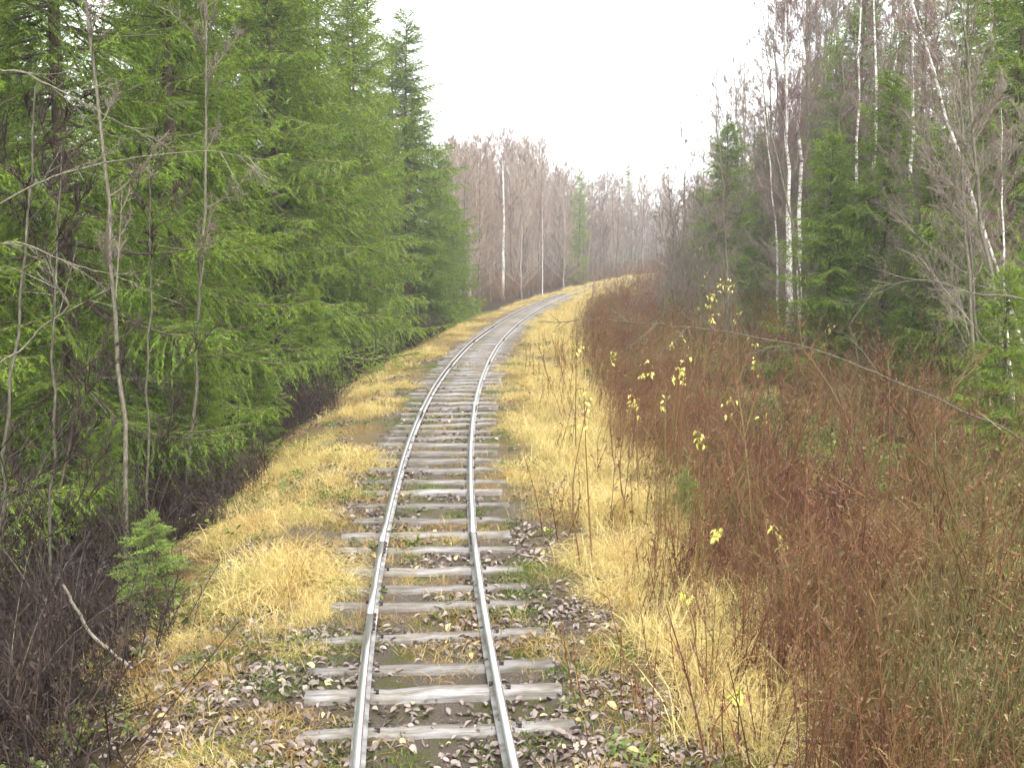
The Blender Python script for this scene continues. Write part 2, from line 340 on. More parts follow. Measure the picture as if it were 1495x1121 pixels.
for side in (-1, 1):
    J = joints[side]
    for a, b in zip(J[:-1], J[1:]):
        yy = np.linspace(a + .006, b - .006, max(5, int((b - a) / .5)))
        C = rail_pt(side, yy); ch = np.linspace(C[0], C[-1], len(yy)); C = C * .88 + ch * .12; C[:, 2] = zt(yy) + .008
        tt = nrm(np.gradient(C, axis=0)); nn = nrm(np.stack([tt[:, 1], -tt[:, 0], 0 * tt[:, 0]], -1))
        og = C[0].copy(); V = C[:, None] + nn[:, None] * prof[None, :, :1] + np.array([0, 0, 1.]) * prof[None, :, 1:] - og
        n = len(prof); mb = MB(); kk = len(yy)
        for j in range(n):
            j2 = (j + 1) % n; i = np.arange(kk - 1) * n
            q = np.stack([i + j, i + j2, i + n + j2, i + n + j], -1)[:, ::-1]
            if j == 0: mb.add(V.reshape(-1, 3), q, None, pm[j])
            else: mb.Q.append(q); mb.qm.append(np.full(len(q), pm[j]))
        for base, rev in ((0, 1), ((kk - 1) * n, 0)):
            q = np.array([[0, 1, 2, 17], [2, 3, 16, 17], [3, 4, 15, 16], [4, 5, 14, 15], [5, 6, 13, 14], [6, 7, 12, 13], [7, 8, 11, 12], [8, 9, 10, 11]]) + base
            mb.Q.append(q if rev else q[:, ::-1]); mb.qm.append(np.zeros(len(q), int))
        ro = obj('rail', mb.mesh('rail', [M['rail'], M['rail_head'], M['rail_foot']]), track); ro.location = og - TO
        if b < 45:                              # joint at the far end: two fishplates with bolts
            e = C[-1] - og; rz = math.atan2(tt[-1][1], tt[-1][0])
            for sd_ in (-1, 1):
                off = nn[-1] * sd_ * .0135
                box_part('fishplate', ro, e + off + np.array([0, 0, .045]), (.40, .013, .042), rz, M['iron'])
            for bx in (-.14, -.05, .05, .14):
                box_part('bolt', ro, e + tt[-1] * bx + np.array([0, 0, .045]), (.022, .075, .022), rz, M['iron'])
            box_part('joint_gap', ro, e + tt[-1] * .006 + np.array([0, 0, .0500]), (.014, .050, .098), rz, M['iron'])

# ------------------------------------------------------------------ scatter helper (ground cover)
def scatter(name, protos, pos, rot, scl, idx, label, cat):
    c = bpy.data.collections.new(name + '_source')
    for k, me in enumerate(protos):
        o = bpy.data.objects.new('%s_source_%02d' % (name, k), me); c.objects.link(o)
    me = bpy.data.meshes.new(name); n = len(pos); me.vertices.add(n); me.vertices.foreach_set('co', np.asarray(pos, np.float32).ravel())
    for an, ty, dt, key in (('rot', 'FLOAT_VECTOR', rot, 'vector'), ('scl', 'FLOAT_VECTOR', scl, 'vector'), ('idx', 'INT', idx, 'value')):
        a = me.attributes.new(an, ty, 'POINT'); a.data.foreach_set(key, np.asarray(dt, np.int32 if ty == 'INT' else np.float32).ravel())
    o = obj(name, me)
    ng = bpy.data.node_groups.new(name, 'GeometryNodeTree')
    ng.interface.new_socket('Geometry', in_out='INPUT', socket_type='NodeSocketGeometry'); ng.interface.new_socket('Geometry', in_out='OUTPUT', socket_type='NodeSocketGeometry')
    gi = ng.nodes.new('NodeGroupInput'); go = ng.nodes.new('NodeGroupOutput'); ip = ng.nodes.new('GeometryNodeInstanceOnPoints'); ci = ng.nodes.new('GeometryNodeCollectionInfo')
    ci.inputs['Collection'].default_value = c; ci.inputs['Separate Children'].default_value = True; ci.inputs['Reset Children'].default_value = True
    ip.inputs['Pick Instance'].default_value = True
    L = ng.links.new
    L(gi.outputs[0], ip.inputs['Points']); L(ci.outputs[0], ip.inputs['Instance']); L(ip.outputs[0], go.inputs[0])
    for an, ty, sock in (('rot', 'FLOAT_VECTOR', 'Rotation'), ('scl', 'FLOAT_VECTOR', 'Scale'), ('idx', 'INT', 'Instance Index')):
        na = ng.nodes.new('GeometryNodeInputNamedAttribute'); na.data_type = ty; na.inputs['Name'].default_value = an
        L(na.outputs[0], ip.inputs[sock])
    md = o.modifiers.new('scatter', 'NODES'); md.node_group = ng
    return tag(o, label, cat, kind='stuff')
def spread(n, s0, s1, y0, y1, dens, g, power=1.0):
    """n tries in track coordinates (s across, Y along), nearer ground sampled more; dens(s, Y) is a probability"""
    Y = y0 * (y1 / y0) ** (g.random(n) ** power); s = g.uniform(s0, s1, n)
    k = g.random(n) < dens(s, Y); s, Y = s[k], Y[k]; X = cx(Y) + s
    return X, Y, s, np.stack([X, Y, height(X, Y)], -1)

# ------------------------------------------------------------------ spruce
def spruce_branch(L, g, gap=.042, droop=.28):
    mb = MB(); K = 9; t = np.linspace(0, 1, K)
    yw = np.cumsum(g.normal(size=K)) * .018 * L
    def ax(u): return np.stack([L * u, np.interp(u, t, yw), L * (-droop * u + droop * .85 * u ** 2.6)], -1)
    tubes(mb, ax(t), .004 + .009 * L * (1 - t) ** 1.2, 4, 1)
    n = max(6, int(L / gap)); u = np.clip(np.linspace(.06, .99, n) + g.normal(size=n) * .01, .03, 1)
    side = np.where(np.arange(n) % 2 == 0, 1., -1.)
    ln = (L * .44 * (1 - u) ** .75 + .10) * g.uniform(.55, 1.2, n) * np.clip(u / .22, .35, 1)
    ang = g.uniform(R(38), R(72), n)
    d = np.stack([np.cos(ang), side * np.sin(ang), g.uniform(-.55, .12, n)], -1); d = nrm(d)
    A = ax(u); C = A + d * ln[:, None]; C[:, 2] -= ln * g.uniform(.05, .45, n); B = A + d * ln[:, None] * .55
    P = bez(A, B, C, 4); tubes(mb, P, np.linspace(.0045, .0015, 4)[None] * np.ones((n, 1)), 3, 1)
    # shoots with needles along every twig and along the leader
    cnt = (ln / .021).astype(int) + 3
    idx = np.repeat(np.arange(n), cnt); v = np.concatenate([np.linspace(.12, 1, c) for c in cnt])
    a, b, c_ = A[idx], B[idx], C[idx]; vv = v[:, None]
    p = a * (1 - vv) ** 2 + 2 * b * vv * (1 - vv) + c_ * vv ** 2
    td = nrm((b - a) * (1 - vv) + (c_ - b) * vv)
    up = np.array([0, 0, 1.]); sd = nrm(np.cross(td, up)); m = len(v)
    sg = np.where(g.random(m) < .5, 1., -1.); sp = g.uniform(.35, 1.0, m) * np.where(v > .97, .15, 1)
    dd = nrm(td + sd * (sg * sp)[:, None] + np.stack([0 * v, 0 * v, g.uniform(-.55, .25, m)], -1))
    sl = g.uniform(.035, .095, m) * (1 - .25 * v)
    wdt = g.uniform(.009, .016, m)
    sv = nrm(np.cross(dd, nrm(up + g.normal(size=(m, 3)) * .55)))
    spikes(mb, p, dd * sl[:, None], wdt, sv, 0)
    spikes(mb, p + dd * (sl * .2)[:, None], nrm(dd + g.normal(size=(m, 3)) * .3) * sl[:, None] * .9, wdt * .8, nrm(np.cross(dd, sv)), 0)
    m = int(L * 70); u = g.uniform(.25, 1, m); p = ax(u); dd = nrm(np.stack([np.ones(m), g.normal(size=m) * .8, g.normal(size=m) * .35], -1))
    spikes(mb, p, dd * g.uniform(.04, .08, m)[:, None], g.uniform(.012, .02, m), nrm(np.cross(dd, rdir(m, g))), 0)
    return mb.pack()
def young_branch(L, g):
    mb = MB(); K = 6; t = np.linspace(0, 1, K); ax = lambda u: np.stack([L * u, 0 * u, L * (.12 * u - .16 * u ** 2)], -1); tubes(mb, ax(t), np.linspace(.004, .0015, K), 4, 1)
    n = 11; u = np.linspace(.15, .95, n); sd = np.where(np.arange(n) % 2 == 0, 1., -1.); ln = (L * .5 * (1 - u) + .04) * g.uniform(.7, 1.15, n)
    an = g.uniform(.7, 1.0, n); d = nrm(np.stack([np.cos(an), sd * np.sin(an), g.uniform(-.15, .1, n)], -1)); A = ax(u); C = A + d * ln[:, None]
    A2 = np.concatenate([A, ax(np.zeros(1))]); C2 = np.concatenate([C, ax(np.ones(1))]); P = bez(A2, (A2 + C2) / 2, C2, 3); tubes(mb, P, np.linspace(.002, .001, 3)[None] * np.ones((n + 1, 1)), 3, 1)
    l2 = np.linalg.norm(C2 - A2, axis=1); cnt = (l2 / .007).astype(int) + 4; i = np.repeat(np.arange(n + 1), cnt); v = g.random(len(i))[:, None]; p = A2[i] * (1 - v) + C2[i] * v; td = nrm(C2 - A2)[i]
    dd = nrm(td * .7 + rdir(len(i), g) * .9 + np.array([0, 0, .15])); spikes(mb, p, dd * g.uniform(.020, .036, len(i))[:, None], np.full(len(i), .0060), nrm(np.cross(dd, rdir(len(i), g))), 0)
    return mb.pack()
def rotz(a): c, s = math.cos(a), math.sin(a); return np.array([[c, -s, 0], [s, c, 0], [0, 0, 1.]])
def roty(a): c, s = math.cos(a), math.sin(a); return np.array([[c, 0, s], [0, 1, 0], [-s, 0, c]])
def rotx(a): c, s = math.cos(a), math.sin(a); return np.array([[1, 0, 0], [0, c, -s], [0, s, c]])
gB = np.random.default_rng(21)
BR = {L: [spruce_branch(L, gB, gp_) for _ in range(3)] for L, gp_ in ((2.1, .06), (1.3, .05), (.7, .042), (.3, .03))}
YB = {L: [young_branch(L, gB) for _ in range(3)] for L in (.42, .22)}
def spruce_proto(H, Rm, seed, z0=.6, step=.27, gapp=.12, nm='spruce', mats=None, BR=BR, ex=.75):
    g = np.random.default_rng(seed); K = 14; t = np.linspace(0, 1, K)
    P = np.stack([np.cumsum(g.normal(size=K)) * .012 * H / 10, np.cumsum(g.normal(size=K)) * .012 * H / 10, t * H], -1)
    tr = MB(); tubes(tr, P, (.0105 * H + .0) * (1 - t) ** .9 + .006 * min(1, H / 4), 8, 0)
    n = int(4.5 * H); az = g.uniform(0, 2 * math.pi, n); z = g.uniform(.02, .55, n) * H       # dead inner twigs
    A = np.stack([np.interp(z, P[:, 2], P[:, 0]), np.interp(z, P[:, 2], P[:, 1]), z], -1); l = g.uniform(.15, .55, n) * Rm
    D = np.stack([np.cos(az), np.sin(az), g.uniform(-.5, .1, n)], -1) * l[:, None]
    tubes(tr, bez(A, A + D * .5 + np.array([0, 0, .05]), A + D, 4), np.linspace(.008, .002, 4)[None] * np.ones((n, 1)), 3, 1)
    cr = MB(); z = z0; a0 = 0
    while z < H * .985:
        f = 1 - z / H; base = Rm * f ** ex + .12 * min(1, H / 5)
        nb = int(g.integers(5, 8)) + (2 if f < .4 else 0) if f > .05 else 5
        a0 += g.uniform(0, 2)
        for k in range(nb):
            if g.random() < gapp * min(1, f * 2): continue
            L = base * g.uniform(.55, 1.18); ln = min(BR, key=lambda q: abs(math.log(q / max(L, .05)))); b = BR[ln][int(g.integers(3))]
            sc = L / ln; pitch = np.interp(f, [0, .12, .4, 1], [-1.0, -.45, -.02, .16]) + g.normal() * .11
            zz = z + g.uniform(-.5, .5) * step
            Mx = np.eye(4); Mx[:3, :3] = rotz(a0 + k * 2 * math.pi / nb + g.normal() * .22) @ roty(pitch) @ rotx(g.normal() * .25) * sc
            if g.random() < .5: Mx[:3, 1] *= -1
            Mx[:3, 3] = (np.interp(zz, P[:, 2], P[:, 0]), np.interp(zz, P[:, 2], P[:, 1]), min(zz, H))
            cr.merge(b, Mx)
        z += step * g.uniform(.8, 1.2) * (.55 + .45 * f)
    Mx = np.eye(4); Mx[:3, :3] = roty(-1.5) * .5 * min(1, H / 5); Mx[:3, 3] = P[-1] - np.array([0, 0, .1]); cr.merge(BR[min(BR, key=lambda q: abs(q - .7))][0], Mx)
    mats = mats or [M['spruce'], M['bark_spruce']]
    return H, tr.mesh(nm + '_trunk', [M['bark_spruce'], M['bark_pale']], True), cr.mesh(nm + '_crown', mats)
SPR = [spruce_proto(10, 2.2, 100, .4, .31, .14, ex=.6), spruce_proto(11, 2.0, 101, .7, .35, .2, ex=.68), spruce_proto(8, 2.0, 102, .2, .30, .14, ex=.65), spruce_proto(10.5, 1.8, 103, 1.3, .36, .26)]
YSP = spruce_proto(1.0, .50, 110, .06, .095, .18, 'young_spruce', [M['spruce_y'], M['bark_spruce']], YB)

def plant_tree(name, proto, X, Y, H, label, cat, group=None, rz=None, tilt=(0, 0), wide=1.0, parts=('trunk', 'crown'), sink=.05):
    o = obj(name, None); o.location = (X, Y, hz(X, Y) - sink); s = H / proto[0]
    o.scale = (s * wide, s * wide, s); o.rotation_euler = (tilt[1], tilt[0], random.uniform(0, 6.28) if rz is None else rz)
    if tilt != (0, 0):                            # lean in world directions (x, y), whatever the spin
        o.rotation_euler = (Matrix.Rotation(tilt[0], 3, 'Y') @ Matrix.Rotation(-tilt[1], 3, 'X') @ Matrix.Rotation(o.rotation_euler[2], 3, 'Z')).to_euler()
    for nm, me in zip(parts, proto[1:]):
        p_ = obj(nm, me, o)
        if nm == 'twigs': p_['kind'] = 'stuff'
    return tag(o, label, cat, group)

# ------------------------------------------------------------------ bare broadleaf trees
def grow(par, n, u0, u1, lenf, spread_, upb, g, K):
    """n children along each parent curve (N,Kp,3); returns (N*n,K,3)"""
    Np, Kp, _ = par.shape; u = g.uniform(u0, u1, (Np, n)); f = u * (Kp - 1); i = np.minimum(f.astype(int), Kp - 2); fr = (f - i)[..., None]
    ar = np.arange(Np)[:, None]; A = par[ar, i] * (1 - fr) + par[ar, i + 1] * fr; td = nrm(par[ar, i + 1] - par[ar, i])
    pl = np.linalg.norm(par[:, -1] - par[:, 0], axis=-1)[:, None]
    d = nrm(td + nrm(g.normal(size=(Np, n, 3))) * spread_ + np.array([0, 0, upb])); l = pl * lenf * (1 - .55 * u) * g.uniform(.6, 1.3, (Np, n))
    A = A.reshape(-1, 3); d = d.reshape(-1, 3); l = l.reshape(-1, 1)
    e = nrm(d + g.normal(size=d.shape) * .22 + np.array([0, 0, upb * .7])); return bez(A, A + d * l * .5, A + d * l * .5 + e * l * .5, K)
def bare_proto(H, seed, r0, trunk_mat, twig_mat, n1=32, l1=.26, up=.55, droop=.0, first=.22, wob=.05, nm='bare_tree', tw=1.0):
    g = np.random.default_rng(seed); K = 16; t = np.linspace(0, 1, K)
    P = np.stack([np.cumsum(g.normal(size=K)) * wob, np.cumsum(g.normal(size=K)) * wob, t * H], -1); P -= P[0]
    tr = MB(); tubes(tr, P, r0 * (1 - t) ** .85 + .007, 8, 0)
    u = first + (1 - first) * np.sort(g.random(n1)) * .98; az = np.arange(n1) * 2.4 + g.normal(size=n1) * .5
    A = np.stack([np.interp(u, t, P[:, j]) for j in range(3)], -1); l = (H * l1 * (1 - u) ** .55 + .25) * g.uniform(.55, 1.2, n1)
    e = g.uniform(R(22), R(60), n1); d = np.stack([np.cos(az) * np.cos(e), np.sin(az) * np.cos(e), np.sin(e)], -1)
    d2 = nrm(d + np.array([0, 0, up]) + g.normal(size=d.shape) * .15)
    L1 = bez(A, A + d * (l * .5)[:, None], A + d * (l * .45)[:, None] + d2 * (l * .6)[:, None], 6)
    cr = MB(); tubes(cr, L1, np.linspace(1, .3, 6)[None] * (.005 + .0042 * l)[:, None] * (1.5 if tw > 1.5 else .65 if tw < .9 else 1), 4, 0)
    L2 = grow(L1, 9, .2, 1, .42, .75, .25 - droop, g, 4); tubes(cr, L2, np.linspace(.0075, .0035, 4)[None] * np.ones((len(L2), 1)) * tw, 3, 0)
    L3 = grow(L2, 6, .15, 1, .55, .8, .15 - droop * 2, g, 3); tubes(cr, L3, np.linspace(.0048, .0025, 3)[None] * np.ones((len(L3), 1)) * tw, 3, 0)
    L4 = grow(L3, 4 if tw < 1.5 else 6, .1, 1, .7, .9, .05 - droop * 4, g, 2); dd = L4[:, 1] - L4[:, 0]
    spikes(cr, L4[:, 0], dd, np.full(len(dd), .0058 * tw), nrm(np.cross(dd, rdir(len(dd), g))), 0)
    return H, tr.mesh(nm + '_trunk', [trunk_mat], True), cr.mesh(nm + '_crown', [twig_mat])
BARE = [bare_proto(9, 200, .075, M['bark'], M['twig']), bare_proto(9, 201, .06, M['bark_pale'], M['twig'], 28, .22, .8), bare_proto(8, 202, .065, M['bark'], M['twig'], 36, .3, .4, 0, .15, .07), bare_proto(10, 203, .07, M['bark'], M['twig'], 34, .2, .9, 0, .3)]
FINE = [bare_proto(9, 230 + k, .035, M['bark_lit'], M['twig'], 42, .19 + .03 * k, .6 - .1 * k, .03, .16, .05, 'fine_tree', .85) for k in range(2)]
EDGE = bare_proto(5, 240, .011, M['bark'], M['brush'], 18, .22, .4, .02, .12, .022, 'edge_tree', .8)
SLIM = bare_proto(9, 204, .022, M['bark_lit'], M['twig'], 15, .13, .6, 0, .25, .028, 'slender_tree')
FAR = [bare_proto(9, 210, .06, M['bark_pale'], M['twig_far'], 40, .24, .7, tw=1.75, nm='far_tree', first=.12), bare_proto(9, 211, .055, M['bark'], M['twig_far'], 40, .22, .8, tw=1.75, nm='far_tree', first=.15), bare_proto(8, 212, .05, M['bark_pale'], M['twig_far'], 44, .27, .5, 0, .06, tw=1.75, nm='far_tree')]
STRAIGHT = bare_proto(11, 222, .075, M['birch'], M['twig_birch'], 30, .15, .7, .06, .45, .014, 'birch')
BIR = [bare_proto(11, 220, .075, M['birch'], M['twig_birch'], 30, .17, .7, .06, .42, .04, 'birch'), bare_proto(11, 221, .07, M['birch'], M['twig_birch'], 26, .16, .8, .06, .5, .05, 'birch')]
def shrub_proto(H, seed, n=8, lean=.5, nm='bare_shrub', m='brush'):
    g = np.random.default_rng(seed); az = g.uniform(0, 6.28, n); l = g.uniform(.55, 1.05, n) * H
    A = np.stack([np.cos(az), np.sin(az), 0 * az], -1) * .08; out = np.stack([np.cos(az), np.sin(az), 0 * az], -1)
    C = A + out * (l * lean * g.uniform(.3, 1.1, n))[:, None] + np.array([0, 0, 1]) * (l * g.uniform(.7, .95, n))[:, None]
    B = A + out * (l * .12)[:, None] + np.array([0, 0, 1]) * (l * .6)[:, None]
    L1 = bez(A, B, C, 9); st = MB(); tubes(st, L1, np.linspace(1, .2, 9)[None] * (.003 + .0028 * l)[:, None], 5, 0)
    cr = MB(); L2 = grow(L1, 11, .2, 1, .3, .75, .1, g, 5); tubes(cr, L2, np.linspace(.005, .002, 5)[None] * np.ones((len(L2), 1)), 3, 0)
    L3 = grow(L2, 6, .15, 1, .5, .8, .05, g, 3); tubes(cr, L3, np.linspace(.003, .0015, 3)[None] * np.ones((len(L3), 1)), 3, 0)
    return H, st.mesh(nm + '_stems', [M['bark' if m == 'brush' else 'scrub']], True), cr.mesh(nm + '_twigs', [M[m]])
SHR = [shrub_proto(2.6, 300), shrub_proto(2.4, 301, 9, .8), shrub_proto(2.2, 302, 7, .45, m='scrub')]
# ------------------------------------------------------------------ left side: wall of spruces
FR = 'front row of spruces on the left of the track'
nth = ['nearest', 'second', 'third', 'fourth', 'fifth', 'sixth', 'seventh', 'eighth', 'ninth', 'tenth', 'eleventh']
left = [(10.4, -5.0, 10.0, 1), (13.4, -4.2, 11.0, 0), (16.8, -3.9, 11.5, 1), (20.5, -4.7, 13.0, 1), (24.6, -4.0, 10.6, 2), (29.0, -4.4, 12.5, 0),
        (34, -4.1, 10.5, 2), (39.5, -4.5, 12.2, 3), (45, -4.1, 12.3, 0), (52, -3.9, 8.0, 2), (58, -4.2, 6.3, 2)]
lab = ['sparse spruce nearest the camera at the left edge, its boughs hanging bare inside',
       'second spruce from the camera in the left front row, tall and loose',
       'full green spruce third from the camera in the left front row, sweeping low over grass',
       'fourth spruce from the camera in the left front row, rising above its neighbours',
       'fifth spruce from the camera in the left front row, broad and bushy to the ground',
       'sixth spruce from the camera in the left front row, dense and tall',
       'seventh spruce from the camera in the left front row, bushy and shorter',
       'eighth spruce from the camera in the left front row, slim, just before the pointed one',
       'tallest pointed spruce standing against the white sky on the left of the bend',
       'shorter spruce stepping down just beyond the tall pointed spruce by the bend',
       'smallest and farthest spruce of the left front row, next to the bare wood']
for k, (y, s, H, p) in enumerate(left):
    plant_tree('spruce_tree', SPR[p], float(cx(y)) + s, y, H, lab[k], 'spruce tree', FR, rz=k * 2.1, wide=1.0 if k < 8 else 1.15, tilt=(random.gauss(0, .012), 0))
g = np.random.default_rng(8)
for k in range(30):                               # deeper rows
    y = 8 + (k % 15) * 3.6 + g.normal() * .9; row = k // 15; s = (-7.6 if row == 0 else -12) + g.normal() * .9
    if y > 55 and row == 0: s -= 1
    if row == 0 and k % 5 == 4: continue
    H = g.uniform(9, 13) * (1 if y < 46 else .62)
    plant_tree('spruce_tree', SPR[int(g.integers(4))], float(cx(y)) + s, y, H, 'spruce behind the front row in the wood left of the track', 'spruce tree', 'spruces deeper in the left wood', rz=g.uniform(0, 6.28))
for k in range(16):
    y = 9 + k * 3.0 + g.normal() * .7; s = g.choice([-6.6, -8.6, -10.5, -15]) + g.normal() * .5
    plant_tree('bare_tree', BARE[int(g.integers(4))], float(cx(y)) + s, y, g.uniform(7, 11) * (1 if y < 40 else .75), 'thin leafless tree among the spruces left of the track', 'bare tree', 'leafless trees in the left wood', tilt=(g.normal() * .05, g.normal() * .05))
for (px, y, H, p) in ((500, 33, 13.5, 1), (455, 30, 14, 0), (540, 42, 13.2, 3), (405, 27, 14, 3), (350, 24, 13.5, 1), (565, 50, 10.5, 2), (598, 49, 12.2, 2), (628, 48, 9.8, 2)):
    plant_tree('spruce_tree', SPR[p], pix(px, 324, y)[0] - .6, y, H, 'spruce behind the front row in the wood left of the track', 'spruce tree', 'spruces deeper in the left wood', rz=g.uniform(0, 6.28))
low = [(6.9, -3.2, 1.1, 'lowest young spruce in the bottom left corner among dark brush'), (8.6, -3.9, 1.7, 'young spruce low at the left edge below the bare bushes'), (11.6, -3.3, 1.5, 'young spruce just behind the bright green sapling'), (14.4, -3.0, 2.2, 'young spruce leaning over the grass edge under the full green spruce'),
       (17.6, -2.9, 1.5, 'small spruce at the grass edge beyond the full green spruce'), (22.4, -2.9, 2.4, 'young spruce at the grass edge before the broad bushy spruce'), (31.5, -3.0, 2.0, 'young spruce at the grass edge halfway along the left wall')]
for k, (y, s, H, lb) in enumerate(low):
    plant_tree('spruce_tree', SPR[2], float(cx(y)) + s, y, H, lb, 'spruce tree', 'young spruces along the left grass edge', rz=k * 1.9, wide=1.25)
for (px, y, H, tl, lb) in ((-30, 8.3, 4.4, .14, 'thin twiggy dark young tree leaning in at the very left edge'), (60, 9.2, 4.0, .08, 'thin twiggy dark young tree right of the one at the very left edge'), (215, 11.8, 4.2, .05, 'thin twiggy dark young tree behind the bright green sapling')):
    plant_tree('bare_tree', EDGE, pix(px, 800, y)[0], y, H, lb, 'bare tree', 'twiggy young trees at the left edge', tilt=(tl, 0), rz=px * .1)
# slender grey trunks in front of the spruces at the far left
for (px, py, y, H, tl, lb) in ((178, 690, 10.6, 7.5, -.01, 'slender grey trunk standing in front of the left spruces, straight and thin'),
                               (262, 600, 13.4, 7.5, .10, 'thin leafless tree leaning right in front of the full green spruce')):
    X = pix(px, py, y)[0]; plant_tree('bare_tree', SLIM, X, y, H, lb, 'bare tree', None, tilt=(tl, 0))

# ------------------------------------------------------------------ right side: spruces, birches, leafless trees
right = [(1058, 40, 7.4, 2, 'green spruce beside the red scrub, leftmost of the spruces right of the track', 1.1),
         (1110, 47, 8.0, 0, 'spruce half hidden behind the group of white birches', 1.0),
         (1215, 24.0, 5.4, 2, 'bright green bushy young spruce just right of the white birch group', 1.15),
         (1295, 23.5, 6.4, 2, 'dark spruce behind the bright bushy one on the right', 1.05),
         (1372, 21.5, 5.0, 2, 'dark low spruce beneath the leaning birch on the right', 1.2),
         (1470, 20, 9.0, 0, 'tall spruce at the right edge of the picture behind bare twigs', 1.0),
         (1480, 13.2, 2.9, 2, 'small spruce low at the right edge behind the red scrub', 1.1)]
for k, (px, y, H, p, lb, wd) in enumerate(right):
    plant_tree('spruce_tree', SPR[p], pix(px, 324, y)[0], y, H, lb, 'spruce tree', 'spruces on the right of the track', rz=k * 1.3, wide=wd)
for k in range(22):
    y = 18 + k * 2.4 + g.normal() * 1.2; s = g.uniform(13, 24)
    plant_tree('spruce_tree', SPR[int(g.integers(4))], float(cx(y)) + s, y, g.uniform(5, 9.5), 'spruce deep in the mixed wood right of the track', 'spruce tree', 'spruces deep in the right wood', rz=g.uniform(0, 6.28))
bir = [(1151, 500, 34, 11.6, -.050, .25, 0, 'left white birch trunk of the group of three standing right of the track'),
       (1160, 505, 33.5, 11.2, -.058, .1, 1, 'middle white birch trunk of the group of three standing right of the track'),
       (1166, 498, 34.6, 12.2, -.040, .4, 0, 'right white birch trunk of the group of three standing right of the track'),
       (1262, 440, 33, 11.5, -.045, 1.6, 1, 'pale birch between the birch group and the pair farther right'),
       (1288, 430, 31, 11, -.05, 2.2, 0, 'pale curved birch in the middle of the right wood'),
       (1330, 470, 27, 10.5, -.035, 3, 1, 'thin straight white birch standing behind the dark right spruces'),
       (1540, 470, 19, 10.0, -.36, 0.5, 1, 'birch leaning strongly left across the upper right corner'),
       (1452, 300, 26, 11.5, .0, 4.4, 1, 'birch at the upper right, white stem showing between spruce boughs'),
       (1142, 470, 38, 8, -.10, 5, 1, 'thinnest birch stem, leaning left beside the group of three'),
       (1484, 590, 17.0, 5.0, -.10, 2, 1, 'young birch low at the right edge above the small spruce')]
for (px, py, y, H, tl, rz, p, lb) in bir:
    plant_tree('birch_tree', BIR[p], pix(px, py, y)[0], y, H, lb, 'birch tree', None, rz=rz, tilt=(tl, 0), wide=.6 if tl < -.3 else .85)
for k in range(40):
    y = 17 + k * 1.45 + g.normal(); s = g.uniform(8.5, 16) + (1.0 if y < 30 else 0)
    H = g.uniform(7, 11.5) * np.interp(y, [17, 40, 75], [1, .92, .75])
    plant_tree('bare_tree', (FINE + [BARE[1]] if y < 45 else FAR)[int(g.integers(3))], float(cx(y)) + s, y, H, 'leafless grey tree in the mixed wood right of the track', 'bare tree', 'leafless trees in the right wood', tilt=(g.normal() * .06 - .03, g.normal() * .05))
ny_ = -1
for k in range(16):
    y = 26 + k * 1.7 + g.normal() * .5; s = g.uniform(5.6, 7.6)
    if 1085 < 747 + FPX * (float(cx(y)) + s) / y < 1260: continue
    ny_ += 1
    plant_tree('bare_tree', FINE[int(g.integers(2))], float(cx(y)) + s, y, g.uniform(3.5, 7), 'slim young leafless tree, number %s from the camera along the right wood' % ['one', 'two', 'three', 'four', 'five', 'six', 'seven', 'eight', 'nine', 'ten', 'eleven', 'twelve', 'thirteen', 'fourteen', 'fifteen', 'sixteen'][ny_], 'bare tree', 'young leafless trees at the front of the right wood', tilt=(g.normal() * .08 - .03, g.normal() * .05))
for (px, y, H, p) in ((1135, 52, 10, 0), (1180, 44, 11.5, 1), (1215, 40, 12, 3), (1250, 36, 12.5, 0), (1335, 33, 13, 1), (1400, 28, 12, 3), (1440, 30, 13, 0), (1500, 25, 12, 1), (1020, 66, 8, 2), (1270, 31, 6, 2), (1340, 25, 5, 2)):
    plant_tree('spruce_tree', SPR[p], pix(px, 324, y)[0], y, H * .86, 'spruce deep in the mixed wood right of the track', 'spruce tree', 'spruces deep in the right wood', rz=g.uniform(0, 6.28), wide=1.05)
for k in range(46):
    px = g.uniform(1015, 1330); y = np.interp(px, [1015, 1130, 1330], [58, 44, 36]) + g.uniform(-3, 10); X = pix(px, 324, y)[0]
    top = np.interp(px, [1015, 1050, 1100, 1130, 1200, 1330], [225, 130, 45, -20, -60, -90]) + abs(g.normal()) * 28
    H = (324 - top) / FPX * y + CAM_H - hz(X, y)
    plant_tree('bare_tree', (FINE[0], FINE[1], BARE[1])[k % 3], X, y, H, 'tall leafless tree rising behind the birches right of the track', 'bare tree', 'tall leafless trees behind the birches', tilt=(g.normal() * .03 - .03, 0), wide=.85)
for k, px in enumerate((1010, 1085, 1195, 1240, 1275, 1322, 1352, 1440)):
    y = np.interp(px, [1010, 1120, 1440], [40, 31, 18.5]) + g.normal() * .6
    plant_tree('bare_tree', FINE[k % 2], pix(px, 324, y)[0], y, g.uniform(5.0, 8.5), (nth[k].replace('nearest', 'first') if k else 'leftmost') + ' of the pale twiggy trees in front of the right spruces, counting from the left', 'bare tree', 'pale twiggy trees before the right spruces', tilt=(g.normal() * .06 - .05, 0))
for (px, y, H, tl, lb) in ((1500, 15.5, 8.5, -.20, 'dark leafless tree leaning in from the right edge, its twigs hanging over the scrub'),
                           (1455, 17, 8.0, -.14, 'leafless tree in front of the dark right spruces, drooping twigs'),
                           (1392, 21, 8.5, -.10, 'leafless tree between the bright bushy spruce and the right edge')):
    plant_tree('bare_tree', FINE[1], pix(px, 500, y)[0], y, H, lb, 'bare tree', None, tilt=(tl, 0), wide=.9)

